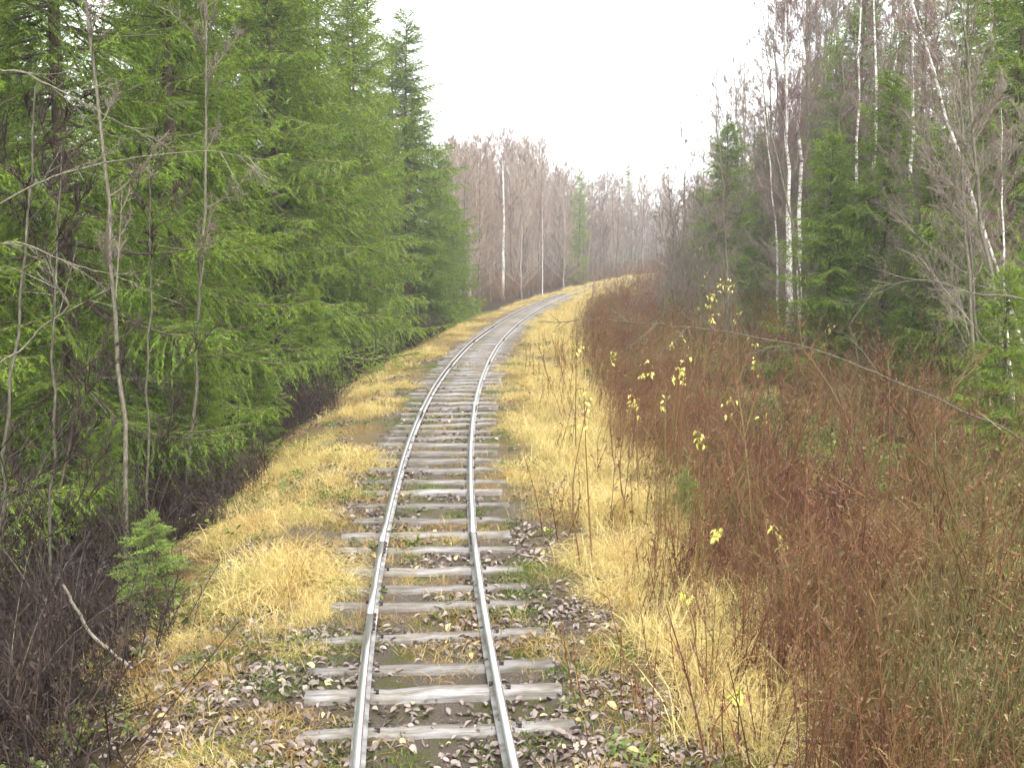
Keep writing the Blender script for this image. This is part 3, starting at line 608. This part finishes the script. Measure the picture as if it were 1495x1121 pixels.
# ------------------------------------------------------------------ the wood beyond the bend
X = pix(735, 418, 83)[0]
plant_tree('birch_tree', STRAIGHT, X, 83, 12.6, 'tall white birch standing alone in front of the bare wood beyond the bend', 'birch tree', None, rz=2.0, wide=1.3)
plant_tree('birch_tree', STRAIGHT, pix(792, 410, 88)[0], 88, 7.6, 'slim pale birch second from the tall white birch beyond the bend', 'birch tree', None, rz=1.0, wide=.7)
for (px, y, H, lb) in ((846, 104, 10.2, 'dark pointed spruce among the bare trees beyond the bend'), (916, 150, 12.6, 'farthest spruce tip rising over the bare wood beyond the bend'), (834, 112, 8.2, 'small spruce close beside the dark pointed one beyond the bend')):
    plant_tree('spruce_tree', SPR[1], pix(px, 324, y)[0], y, H, lb, 'spruce tree', None, wide=.8)
n = 0
for k in range(600):
    y = g.uniform(62, 150); px = g.uniform(640, 1090); X = pix(px, 324, y)[0]; s = X - float(cx(y))
    if -5.0 < s < 6.5: continue
    if abs(px - 735) < 10 and y < 83: continue
    if abs(px - 842) < 16 and y < 113: continue
    if n >= 190: break
    n += 1
    top = np.interp(px, [640, 690, 735, 800, 835, 915, 1010, 1090], [200, 205, 188, 205, 246, 243, 262, 200]) + abs(g.normal()) * 26 - 4
    H = (324 - top) / FPX * y + CAM_H - hz(X, y)
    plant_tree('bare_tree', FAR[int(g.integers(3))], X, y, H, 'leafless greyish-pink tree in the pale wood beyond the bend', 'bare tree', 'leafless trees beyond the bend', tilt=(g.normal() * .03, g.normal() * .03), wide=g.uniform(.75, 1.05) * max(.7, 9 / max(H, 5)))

# ------------------------------------------------------------------ near saplings, shrubs and bent branches
sp = pix(232, 905, 8.9)
plant_tree('spruce_sapling', YSP, sp[0], 8.8, .84, 'small bright green spruce sapling at the edge of the left grass', 'spruce sapling', 'spruce saplings', rz=.4, wide=1.15, sink=.02)
sp = pix(1000, 700, 10.8); plant_tree('spruce_sapling', YSP, sp[0], 10.8, .62, 'tiny green spruce sapling in the red scrub beside the grass', 'spruce sapling', 'spruce saplings', sink=.02)
for (px, y, H, lb) in ((-20, 6.6, 1.4, 'tangled leafless bush in the lower left corner'), (90, 8.2, 1.3, 'leafless bush with arching stems left of the spruce sapling'),
                       (-60, 8.4, 2.4, 'tall leafless bush at the left edge with pale arching stems'), (200, 10.4, 1.8, 'leafless bush behind the spruce sapling under the spruces')):
    plant_tree('bare_shrub', SHR[int(g.integers(2))], pix(px, 800, y)[0], y, H, lb, 'bush', 'leafless bushes at the left edge', parts=('stems', 'twigs'), rz=g.uniform(0, 6))
for (px, y, H, lb) in ((320, 12.2, 1.1, 'low leafless bush at the grass edge right of the spruce sapling'), (690, 62, 1.7, 'leafless brown bush at the foot of the farthest left spruces')):
    plant_tree('bare_shrub', SHR[0], pix(px, 700, y)[0], y, H, lb, 'bush', 'low leafless bushes by the left grass', parts=('stems', 'twigs'))
for (px, y, H, lb) in ((1475, 6.9, 2.2, 'dark upright leafless shrub in the lower right corner'), (1105, 9.4, 2.0, 'red-stemmed leafless shrub rising above the scrub beside the right grass'),
                       (1300, 11.5, 2.4, 'leafless shrub in the middle of the red scrub'), (1400, 9.2, 2.2, 'leafless shrub between the fallen pole and the small right spruce')):
    plant_tree('bare_shrub', SHR[2], pix(px, 800, y)[0], y, H, lb, 'bush', 'leafless shrubs in the red scrub', parts=('stems', 'twigs'))

def catmull(P, n):
    P = np.asarray(P, float); Q = np.concatenate([[2 * P[0] - P[1]], P, [2 * P[-1] - P[-2]]]); out = []
    for i in range(len(P) - 1):
        a, b, c, d = Q[i:i + 4]
        for t in np.linspace(0, 1, n, endpoint=False): out.append(.5 * (2 * b + (c - a) * t + (2 * a - 5 * b + 4 * c - d) * t ** 2 + (3 * b - a - 3 * c + d) * t ** 3))
    out.append(P[-1]); return np.array(out)
def bent_branch(name, pts, r0, r1, ntw, tl, label, cat, mat_='bark_pale', seed=0, tw_up=.0):
    g = np.random.default_rng(900 + seed); C = catmull(pts, 7); C = C + np.cumsum(g.normal(size=C.shape), 0) * .004
    og = C[0].copy(); C = C - og; mb = MB(); tubes(mb, C, np.linspace(r0, r1, len(C)), 6, 0)
    if ntw:
        u0 = .35; L2 = grow(C[None], ntw, u0, 1, tl, .8, tw_up, g, 5); tubes(mb, L2, np.linspace(.004, .0015, 5)[None] * np.ones((len(L2), 1)), 4, 0)
        L3 = grow(L2, 4, .2, 1, .5, .7, tw_up, g, 3); tubes(mb, L3, np.linspace(.0028, .0015, 3)[None] * np.ones((len(L3), 1)), 3, 0)
    o = obj(name, mb.mesh(name, [M[mat_]], True)); o.location = og
    return tag(o, label, cat)
def gp(px, py, y): return list(pix(px, py, y))
def foot(px, y): X = pix(px, 500, y)[0]; return [X, y, hz(X, y) - .05]
bent_branch('bent_branch', [foot(1640, 9.5), gp(1510, 668, 9.4), gp(1395, 594, 9.2), gp(1290, 548, 9.1), gp(1180, 508, 9.0), gp(1060, 484, 8.9), gp(950, 472, 8.8), gp(850, 462, 8.7)], .008, .002, 10, .12,
            'long bare branch arching low over the red scrub towards the track', 'branch', 'bark', 1)
bent_branch('bent_branch', [foot(-260, 7.0), gp(-130, 420, 7.0), gp(0, 297, 7.0), gp(90, 252, 7.0), gp(180, 232, 7.0), gp(290, 222, 7.0), gp(400, 238, 7.0)], .0085, .002, 8, .12,
            'long pale branch arching from the left edge across the spruces', 'branch', 'bark_lit', 2)
bent_branch('bent_branch', [foot(-330, 7.4), gp(-150, 150, 7.4), gp(0, 104, 7.4), gp(60, 125, 7.4), gp(110, 150, 7.4), gp(165, 182, 7.4), gp(225, 208, 7.4)], .008, .002, 8, .12,
            'grey forked branch drooping in at the upper left corner', 'branch', 'bark_lit', 3, .2)
bent_branch('bent_branch', [foot(-220, 6.7), gp(-120, 420, 6.7), gp(0, 347, 6.7), gp(90, 368, 6.7), gp(180, 398, 6.7), gp(270, 438, 6.7)], .007, .0015, 7, .1,
            'thin pale branch drooping below the long arching one at the left edge', 'branch', 'bark_lit', 4)
bent_branch('bent_branch', [foot(-140, 6.4), gp(-40, 620, 6.4), gp(40, 500, 6.4), gp(90, 455, 6.4), gp(105, 430, 6.4), gp(60, 390, 6.4)], .008, .002, 6, .2,
            'crooked bare branch rising at the left edge below the drooping ones', 'branch', 'bark_lit', 5)
bent_branch('bent_branch', [foot(1640, 12), gp(1560, 480, 12), gp(1490, 436, 12), gp(1420, 427, 12), gp(1340, 408, 12), gp(1260, 420, 12)], .012, .002, 14, .25,
            'pale horizontal branch with hanging twigs at the right edge', 'branch', 'bark_lit', 6)
bent_branch('dead_stick', [foot(178, 7.6), gp(140, 925, 7.5), gp(118, 890, 7.4), gp(97, 850, 7.3)], .013, .010, 0, 0, 'pale broken stick leaning left of the spruce sapling', 'stick', 'bark_pale', 7)
X0, X1 = pix(1375, 1090, 6.3)[0], pix(1530, 1110, 6.1)[0]
bent_branch('fallen_pole', [[X0, 6.45, hz(X0, 6.45) + .10], [(X0 + X1) / 2, 6.2, hz((X0 + X1) / 2, 6.2) + .10], [X1 + .5, 5.9, hz(X1 + .5, 5.9) + .06]], .022, .028, 0, 0, 'pale fallen pole lying in the lower right corner', 'pole', 'bark_pale', 8)


# saplings that still hold pale yellow leaves
def leaf_mb(L=.09, Wd=.045, curl=.3, fold=.25, seed=0):
    g = np.random.default_rng(seed); n = 6; t = np.linspace(0, 1, n); w_ = Wd * np.sin(np.pi * np.clip(t * .94 + .03, 0, 1)) ** .75
    z = -curl * L * t ** 2 + g.normal(size=n) * .02 * L
    c = np.stack([t * L, 0 * t, z], -1); up = fold * w_
    V = np.concatenate([c + np.stack([0 * t, w_ * .5, up], -1), c, c + np.stack([0 * t, -w_ * .5, up * g.uniform(-.4, 1)], -1)])
    i = np.arange(n - 1); Q = np.concatenate([np.stack([i, i + n, i + n + 1, i + 1], -1), np.stack([i + n, i + 2 * n, i + 2 * n + 1, i + n + 1], -1)])
    mb = MB(); mb.add(V, Q); return mb.pack()
YL = [leaf_mb(.055, .028, .6, .2, k).mesh('leaf', [M['yellow']]) for k in range(3)]
ysap = [(842, 500, 14.2, 8, 'beside the thin green conifer at the grass edge'), (893, 514, 13.6, 6, 'just right of the one by the green conifer'), (945, 530, 12.4, 9, 'in mid-scrub under the long bent branch'),
        (990, 545, 11.6, 7, 'right of the pair below the bent branch'), (1003, 525, 12.2, 5, 'with few leaves, just below the bent branch'), (930, 592, 11.0, 5, 'low at the scrub edge, below the others'),
        (1022, 634, 8.9, 8, 'with large leaves beside a leaning pale stalk'), (1050, 772, 7.6, 14, 'drooping and withered at the edge of the golden grass'), (1128, 774, 7.4, 5, 'small, right of the withered drooping one'),
        (1060, 402, 17.5, 8, 'highest of all, in front of the leftmost right spruce'), (1036, 440, 15.5, 7, 'below the highest one near the leftmost right spruce'), (1118, 600, 9.6, 3, 'with only a few leaves in the deep red scrub'),
        (1212, 468, 16, 4, 'far right, in front of the bright bushy spruce'), (1085, 1012, 5.95, 12, 'bright golden and low in the foreground grass'), (1000, 870, 7.2, 9, 'olive-leaved, crouching in the right grass'), (1060, 318+88, 19, 5, 'faint and farthest among the yellow ones')]
g3 = np.random.default_rng(55)
for k in range(18):
    px = g3.uniform(835, 1110); py = g3.uniform(490, 600) if k < 12 else g3.uniform(395, 460)
    if k >= 12: px = g3.uniform(1015, 1100)
    ysap.append((px, py, 1700 * (2.8 - g3.uniform(1.0, 1.5)) / (py - 324) if k < 12 else g3.uniform(15, 20), int(g3.integers(2, 5)), None))
for k, (px, py, y, nl, where) in enumerate(ysap):
    top = pix(px, py, y); gz = hz(top[0], y); g2 = np.random.default_rng(700 + k)
    o = obj('yellow_sapling', None); o.location = (top[0] + g2.normal() * .05, y, gz - .02)
    h = top[2] - gz; C = catmull([[0, 0, 0], [g2.normal() * .05, g2.normal() * .05, h * .5], [top[0] - o.location.x, 0, h + .05]], 5)
    mb = MB(); tubes(mb, C, np.linspace(.008, .003, len(C)), 5, 0); TWG = grow(C[None], 7, .88, .99, .12, 1.6, -.3, g2, 4); tubes(mb, TWG, np.linspace(.003, .0015, 4)[None] * np.ones((7, 1)), 3, 0); obj('stem', mb.mesh('stem', [M['scrub']], True), o)
    for j in range(int(nl * 2.6)):
        tw_ = TWG[int(g2.integers(7))]; u = g2.uniform(.35, 1) * 3; q_ = min(int(u), 2); p = tw_[q_] * (1 - u + q_) + tw_[q_ + 1] * (u - q_)
        l = obj('leaf', YL[j % 3], o); l.location = p; l.rotation_euler = (g2.normal() * .35, g2.uniform(-.1, .9), g2.uniform(0, 6.28)); sc = g2.uniform(.5, .95); l.scale = (sc,) * 3
    tag(o, 'thin sapling with pale yellow leaves, ' + where.replace('beside the thin green conifer at the grass edge', 'nearest the right grass at mid-distance').replace('the one by the green conifer', 'the one nearest the right grass') if where else 'slight sapling with a few small yellow leaves scattered through the mid-right scrub', 'sapling', 'saplings still holding yellow leaves' if where else 'slight yellow saplings in the scrub')

# ------------------------------------------------------------------ ground cover, laid as patches
def tuft(seed, n, h, hj, lean, w0, rad, flop=.5):
    g = np.random.default_rng(seed); mb = MB(); K = 4; az = g.uniform(0, 6.28, n); r = rad * np.sqrt(g.random(n)); a2 = g.uniform(0, 6.28, n)
    A = np.stack([r * np.cos(a2), r * np.sin(a2), 0 * r - .03], -1); l = h * np.clip(1 + g.normal(size=n) * hj, .25, 1.7); ln = np.abs(lean + g.normal(size=n) * .35)
    az = np.where(g.random(n) < .6, g.uniform(0, 6.28) + g.normal(size=n) * .6, az)
    out = np.stack([np.cos(az), np.sin(az), 0 * az], -1); B = A + out * (l * ln * .35)[:, None] + np.array([0, 0, 1]) * (l * .75)[:, None]
    C = A + out * (l * ln * g.uniform(.7, 1.3, n))[:, None] + np.array([0, 0, 1]) * (l * np.clip(1 - flop * ln + g.normal(size=n) * .15, .04, 1))[:, None]
    P = bez(A, B, C, K); W_ = w0 * g.uniform(.6, 1.3, n)[:, None] * np.array([.8, 1, .75, .12])[None]
    sd = np.stack([-np.sin(az + g.normal(size=n) * .6), np.cos(az + g.normal(size=n) * .6), 0 * az], -1); strips(mb, P, W_, sd, 0)
    return mb.pack()
def patch(protos, size, count, g, s0, s1, mats, tilt=.12, lift=0.0):
    mb = MB()
    for _ in range(count):
        Mx = np.eye(4); sc = g.uniform(s0, s1); Mx[:3, :3] = rotz(g.uniform(0, 6.28)) @ rotx(g.normal() * tilt) @ roty(g.normal() * tilt) * sc
        r = size * .62 * math.sqrt(g.random()); a_ = g.uniform(0, 6.28); Mx[:3, 3] = (r * math.cos(a_), r * math.sin(a_), g.uniform(0, lift)); mb.merge(protos[int(g.integers(len(protos)))], Mx)
    return mb.mesh('patch', [M[m] for m in mats])
def pl(name, protos, X, Y, P, s0, s1, g, label, cat, far=1.7):
    n = len(P); e = .15; sx = (height(X + e, Y) - height(X - e, Y)) / (2 * e); sy = (height(X, Y + e) - height(X, Y - e)) / (2 * e)
    q = g.uniform(0, 6.28, n); rot = np.zeros((n, 3))
    for i in range(n):
        zax = Vector((-sx[i], -sy[i], 1)).normalized(); rot[i] = (Vector((0, 0, 1)).rotation_difference(zax).to_matrix() @ Matrix.Rotation(q[i], 3, 'Z')).to_euler()
    sc = g.uniform(s0, s1, n) * np.interp(Y, [5, 20, 60, 100], [1, 1.05, 1.35, far]); scl = np.stack([sc, sc, sc * g.uniform(.8, 1.2, n)], -1)
    return scatter(name, protos, P, rot, scl, g.integers(0, len(protos), n), label, cat)
g = np.random.default_rng(77)
T1 = [tuft(400 + k, 46, .38, .35, .75 + .15 * (k % 3), .0038, .15, .66) for k in range(6)]
T2 = [tuft(420 + k, 44, .21, .4, 1.0 + .15 * (k % 3), .0038, .16, .72) for k in range(6)]
T3 = [tuft(440 + k, 30, .10, .45, 1.0, .0034, .13, .66) for k in range(6)]
TALL = [patch(T1 + T2[:2], .55, 9, g, .6, 1.15, ['grass']) for _ in range(6)]
MID = [patch(T2, .55, 11, g, .6, 1.2, ['grass']) for _ in range(6)]
LOW = [patch(T3, .4, 6, g, .6, 1.25, ['grass_low']) for _ in range(6)]
def d_tall(s, Y):
    pat = np.clip(.6 + noise2(cx(Y) + s, Y, 1.6) * .9, .0, 1)
    return np.interp(s, [1.15, 1.6, 2.4, 3.8], [0, .75, 1, 0]) * np.interp(Y, [5, 6.6, 8, 10], [.12, .35, .8, 1]) * pat
X, Y, s, P = spread(1150, 1.0, 3.8, 4.6, 100, d_tall, g)
pl('tall_dry_grass', TALL, X, Y, P, .55, .95, g, 'tall golden dry grass along the right of the track', 'grass')
def d_mid(s, Y):
    pat = np.clip(.45 + noise2(cx(Y) + s, Y, 2.0, 2) * 1.0, .0, 1); wl = np.interp(Y, [5, 7.5, 8.6, 10], [.06, .22, 1, 1])
    a = np.interp(s + np.interp(Y, [5, 9, 11], [-.5, -.2, 0]), [-2.4, -1.95, -1.1, -.72], [0, 1, 1, 0]) * wl; b = np.interp(s - np.interp(Y, [5, 10, 16], [.42, .3, 0]), [.68, 1.1, 2.8, 3.6], [0, .9, .8, .1]) * np.interp(Y, [5, 6.6, 9], [.2, .5, 1])
    c_ = np.interp(s, [2.4, 3.0, 3.6, 7, 9], [0, .3, .5, .35, 0]) * (noise2(cx(Y) + s, Y, 1.4, 31) > -.1)
    return np.maximum(np.maximum(a, b) * pat, np.maximum(c_, np.where((np.abs(s) < 1.2) & (Y > 74), .8, 0)))
X, Y, s, P = spread(4800, -2.6, 8.5, 4.6, 105, d_mid, g)
pl('dry_grass', MID, X, Y, P, .5, 1.0, g, 'matted yellow dry grass on both shoulders of the track', 'grass')
def d_low(s, Y):
    pat = np.clip(.42 + noise2(cx(Y) + s, Y, 3.1, 4) * 1.1, .0, 1); onT = np.abs(s) < .85
    return np.where(onT, pat * np.interp(Y, [5, 8.8, 10, 13, 16, 20], [.22, .25, .8, .8, .3, .45]), pat * np.interp(Y, [5, 9], [.55, .9]))
X, Y, s, P = spread(4200, -2.4, 3.2, 4.6, 105, d_low, g)
pl('short_grass', LOW, X, Y, P, .6, 1.2, g, 'short ochre and green grass between and beside the sleepers', 'grass')
n = 9; c = pix(400, 850, 9.0); X = c[0] + g.normal(size=n) * .17; Y = 9.1 + g.normal(size=n) * .25; P = np.stack([X, Y, height(X, Y)], -1)
pl('grass_clump', [patch(T1[:3] + T2, .3, 8, g, .7, 1.1, ['grass']) for _ in range(3)], X, Y, P, .8, 1.05, g, 'thick golden grass clump left of the nearest sleepers', 'grass')
# low green weeds
def weed(seed):
    g = np.random.default_rng(seed); mb = MB(); n = 16; az = g.uniform(0, 6.28, n); e = g.uniform(.1, 1.0, n); l = g.uniform(.025, .06, n)
    d = np.stack([np.cos(az) * np.cos(e), np.sin(az) * np.cos(e), np.sin(e)], -1); A = d * (l * g.uniform(.2, .9, n))[:, None]; C = A + d * l[:, None] * .8 - np.array([0, 0, .02])
    P = bez(A, (A + C) / 2 + np.array([0, 0, .015]), C, 4); sd = nrm(np.cross(d, np.array([0, 0, 1.]) + g.normal(size=(n, 3)) * .3)); strips(mb, P, (l * .42)[:, None] * np.array([.25, 1, .8, .08])[None], sd, 0)
    return mb.pack()
W1 = [weed(480 + k) for k in range(5)]; WD = [patch(W1, .45, 5, g, .6, 1.4, ['weed'], .3, .06) for _ in range(5)]
def d_weed(s, Y): return np.clip(noise2(cx(Y) + s, Y, 1.9, 7) * 1.2 + np.interp(s, [-4, -2.6, -1.6, 1.4, 2.6, 6], [.3, .8, .25, 0, .15, .2]), 0, 1) * np.where(np.abs(s) < .8, .1, 1)
X, Y, s, P = spread(1100, -4.5, 6, 4.6, 40, d_weed, g)
pl('green_weeds', WD, X, Y, P, .7, 1.3, g, 'low green weeds and raspberry leaves at the grass edges', 'weeds')
# fallen leaves
LFm = [leaf_mb(.080, .042, .25, .35, k) for k in range(4)] + [leaf_mb(.06, .046, .5, .5, 9), leaf_mb(.095, .033, .6, .6, 10)]
LF = [m_.mesh('fallen_leaf', [M['litter']]) for m_ in LFm]
LP = [patch(LFm, .42, 26, g, .35, .9, ['litter'], .26, .018) for _ in range(7)]
def d_lit(s, Y):
    pat = np.clip(.6 + noise2(cx(Y) + s, Y, 2.6, 9) * 1.0, .0, 1); near = np.interp(Y, [5, 8, 10, 16, 24], [1, 1, .6, .5, .35])
    return pat * near * np.interp(np.abs(s), [0, .8, 1.3, 2.2, 4], [.85, 1, .9, .45, .3])
X, Y, s, P = spread(2600, -4, 4, 4.5, 34, d_lit, g); P[:, 2] += .012
pl('leaf_litter', LP, X, Y, P, .8, 1.15, g, 'grey-brown fallen leaves strewn between and beside the sleepers', 'leaf litter')
n = 0
while n < 280:                                    # the leaves nearest the camera, one by one
    y = 5.2 + 3.2 * g.random() ** 1.2; s_ = g.uniform(-1.9, 1.5); x = float(cx(y)) + s_
    if abs(abs(s_) - GA) < .05: continue
    on = abs(s_) < .75 and min(abs(y - q) for q in ys) < .10
    if on and g.random() < .75: continue
    l = obj('fallen_leaf', LF[int(g.integers(6))], ground); l.location = (x, y, float(zt(y)) + .006 if on else hz(x, y) + g.uniform(.008, .02)); sc_ = g.uniform(.45, 1.0); l.scale = (sc_,) * 3
    l.rotation_euler = (g.normal() * (.12 if on else .4), g.normal() * (.12 if on else .4), g.uniform(0, 6.28)); n += 1
def moss(seed):
    g = np.random.default_rng(seed); mb = MB(); n = 60; r = .09 * np.sqrt(g.random(n)); a = g.uniform(0, 6.28, n); P0 = np.stack([r * np.cos(a), r * np.sin(a), .012 * (1 - (r / .09) ** 2)], -1)
    D = nrm(np.stack([g.normal(size=n) * .6, g.normal(size=n) * .6, np.ones(n)], -1)) * g.uniform(.01, .03, n)[:, None]; spikes(mb, P0, D, np.full(n, .007), nrm(np.cross(D, rdir(n, g))), 0); return mb.pack()
MS = [patch([moss(500 + k) for k in range(4)], .4, 7, g, .7, 1.5, ['weed'], .1) for _ in range(4)]
X, Y, s, P = spread(800, -1.8, 1.6, 4.6, 26, lambda s, Y: np.clip(noise2(cx(Y) + s, Y, 2.9, 13) * 1.2 + .1, 0, .8), g)
pl('moss', MS, X, Y, P, .8, 1.2, g, 'yellow-green moss tufts between the sleepers', 'moss')

# red-brown scrub on the right
def scrub(seed, n, h, lean=.15, bits=16):
    g = np.random.default_rng(seed); mb = MB(); az = g.uniform(0, 6.28, n); r = g.uniform(0, .22, n); A = np.stack([r * np.cos(az * 1.7), r * np.sin(az * 1.7), 0 * r - .05], -1)
    l = h * g.uniform(.5, 1.1, n); out = np.stack([np.cos(az), np.sin(az), 0 * az], -1); C = A + out * (l * np.abs(g.normal(size=n)) * lean)[:, None] + np.array([0, 0, 1]) * l[:, None]; B = (A + C) / 2 + np.stack([g.normal(size=n) * .03, g.normal(size=n) * .03, 0 * r], -1)
    L1 = bez(A, B, C, 5); tubes(mb, L1, np.linspace(.0052, .0018, 5)[None] * np.ones((n, 1)), 3, 0)
    L2 = grow(L1, 9, .2, 1, .22, .9, .15, g, 3); sd = nrm(np.cross(L2[:, -1] - L2[:, 0], rdir(len(L2), g))); strips(mb, L2, np.linspace(.006, .002, 3)[None] * np.ones((len(L2), 1)), sd, 0)
    k = len(L2) * 3; i = g.integers(0, len(L2), k); u = g.random(k)[:, None]; p = L2[i, 0] * (1 - u) + L2[i, 2] * u
    kk = g.random(k) < bits / 48; p = p[kk]; d = rdir(len(p), g) * g.uniform(.015, .045, len(p))[:, None]; d[:, 2] -= .01
    spikes(mb, p, d, g.uniform(.008, .018, len(p)), nrm(np.cross(d, rdir(len(p), g))), 1)
    return mb.pack()
def bushy(seed, n, h):
    g = np.random.default_rng(seed); mb = MB(); az = g.uniform(0, 6.28, n); out = np.stack([np.cos(az), np.sin(az), 0 * az], -1); l = h * g.uniform(.6, 1.1, n); A = out * .05 - np.array([0, 0, .05])
    C = A + out * (l * g.uniform(.02, .28, n))[:, None] + np.array([0, 0, 1]) * l[:, None]; B = A + (C - A) * .5 + np.array([0, 0, .1]) - out * .05
    L1 = bez(A, B, C, 5); tubes(mb, L1, np.linspace(.006, .002, 5)[None] * np.ones((n, 1)), 3, 0)
    L2 = grow(L1, 8, .2, 1, .36, .95, .15, g, 3); sd = nrm(np.cross(L2[:, -1] - L2[:, 0], rdir(len(L2), g))); strips(mb, L2, np.linspace(.0048, .0025, 3)[None] * np.ones((len(L2), 1)), sd, 0)
    L3 = grow(L2, 5, .15, 1, .6, .9, .1, g, 2); d = L3[:, 1] - L3[:, 0]; spikes(mb, L3[:, 0], d, np.full(len(d), .0036), nrm(np.cross(d, rdir(len(d), g))), 0)
    k = len(L3) // 2; i = g.integers(0, len(L3), k); d = rdir(k, g) * g.uniform(.015, .04, k)[:, None]; spikes(mb, L3[i, 1], d, g.uniform(.008, .018, k), nrm(np.cross(d, rdir(k, g))), 1)
    return mb.pack()
S1 = [scrub(600 + k, 4, .65 + .18 * (k % 5), .16, 44) for k in range(5)] + [bushy(620 + k, 4, .8 + .25 * (k % 4)) for k in range(8)]
SC = [patch(S1, .95, 5, g, .45, 1.2, ['scrub', 'scrub_bit'], .15) for _ in range(8)]
SE = [patch(S1, .6, 4, g, .4, .85, ['scrub', 'scrub_bit'], .12) for _ in range(4)]
def d_scr(s, Y):
    pat = np.clip(.62 + noise2(cx(Y) + s, Y, 1.1, 5) * .8, .08, 1); e = np.interp(Y, [5, 7, 12, 40, 70, 82], [2.6, 2.6, 2.8, 3.3, 3.2, 1.6])
    return np.clip((s - e) / 1.6, 0, 1) * pat * np.clip((14 - s) / 3, 0, 1)
X, Y, s, P = spread(1450, 2.2, 14, 4.6, 95, d_scr, g)
pl('red_scrub', SC, X, Y, P, .7, 1.3, g, 'dense red-brown leafless scrub on the right of the track', 'scrub', 1.5)
def d_se(s, Y):
    e = np.interp(Y, [5, 7, 12, 40, 90], [1.9, 1.9, 2.2, 2.7, 3.0]); return np.clip((s - e) / .6, 0, 1) * .9
X, Y, s, P = spread(1500, 1.7, 3.9, 4.8, 70, d_se, g)
pl('scrub_edge', SE, X, Y, P, .7, 1.15, g, 'shorter thin red-brown stalks where the scrub meets the right grass', 'scrub', 1.5)
ST = [patch([scrub(640 + k, 2, .75, .1, 22) for k in range(4)], .4, 2, g, .6, 1.2, ['scrub', 'scrub_bit']) for _ in range(4)]
X, Y, s, P = spread(330, 1.1, 2.9, 5.2, 30, lambda s, Y: np.clip((s - .9) * .35, 0, .6), g)
pl('dark_stalks', ST, X, Y, P, .7, 1.2, g, 'dark withered stalks standing in the golden right grass', 'stalks')
# olive undergrowth beneath the scrub
UG = [patch(W1 + W1 + T3, .7, 30, g, .9, 1.7, ['weed'], .3, .22) for _ in range(4)]
X, Y, s, P = spread(1300, 2.6, 10, 4.8, 45, lambda s, Y: np.clip(.5 + noise2(cx(Y) + s, Y, 1.1, 21), 0, 1) * np.clip((s - 2.6) / 1, 0, 1), g)
pl('green_undergrowth', UG, X, Y, P, .8, 1.3, g, 'olive green undergrowth showing beneath the red-brown scrub', 'undergrowth')
# brown brush on the dark forest floor, left, and at the foot of the far wood
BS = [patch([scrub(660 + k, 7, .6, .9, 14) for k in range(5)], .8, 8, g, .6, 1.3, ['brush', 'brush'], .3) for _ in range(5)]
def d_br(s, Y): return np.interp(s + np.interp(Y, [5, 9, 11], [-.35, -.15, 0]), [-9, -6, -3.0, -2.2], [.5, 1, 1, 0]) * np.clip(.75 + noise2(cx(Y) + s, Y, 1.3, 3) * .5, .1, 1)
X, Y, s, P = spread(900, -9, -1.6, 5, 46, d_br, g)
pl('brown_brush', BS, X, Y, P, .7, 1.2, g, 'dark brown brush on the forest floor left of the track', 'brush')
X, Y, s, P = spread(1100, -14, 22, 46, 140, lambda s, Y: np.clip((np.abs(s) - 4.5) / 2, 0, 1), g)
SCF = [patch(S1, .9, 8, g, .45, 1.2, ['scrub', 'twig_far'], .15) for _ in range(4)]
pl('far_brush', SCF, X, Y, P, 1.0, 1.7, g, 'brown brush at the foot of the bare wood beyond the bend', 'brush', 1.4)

# ------------------------------------------------------------------ damp air
HAZE = 0.0014
if HAZE:
    mb = MB(); box(mb, (0, 0, 6.5), (2600, 2600, 24)); hm = bpy.data.materials.new('damp_air'); hm.use_nodes = True; t = hm.node_tree
    t.nodes.remove(t.nodes['Principled BSDF']); pv = t.nodes.new('ShaderNodeVolumePrincipled'); pv.inputs['Density'].default_value = HAZE; pv.inputs['Color'].default_value = (.97, .97, 1, 1); pv.inputs['Anisotropy'].default_value = .2
    t.links.new(pv.outputs[0], t.nodes['Material Output'].inputs['Volume'])
    tag(obj('haze', mb.mesh('haze', [hm])), 'thin damp haze in the air', None, kind='stuff')
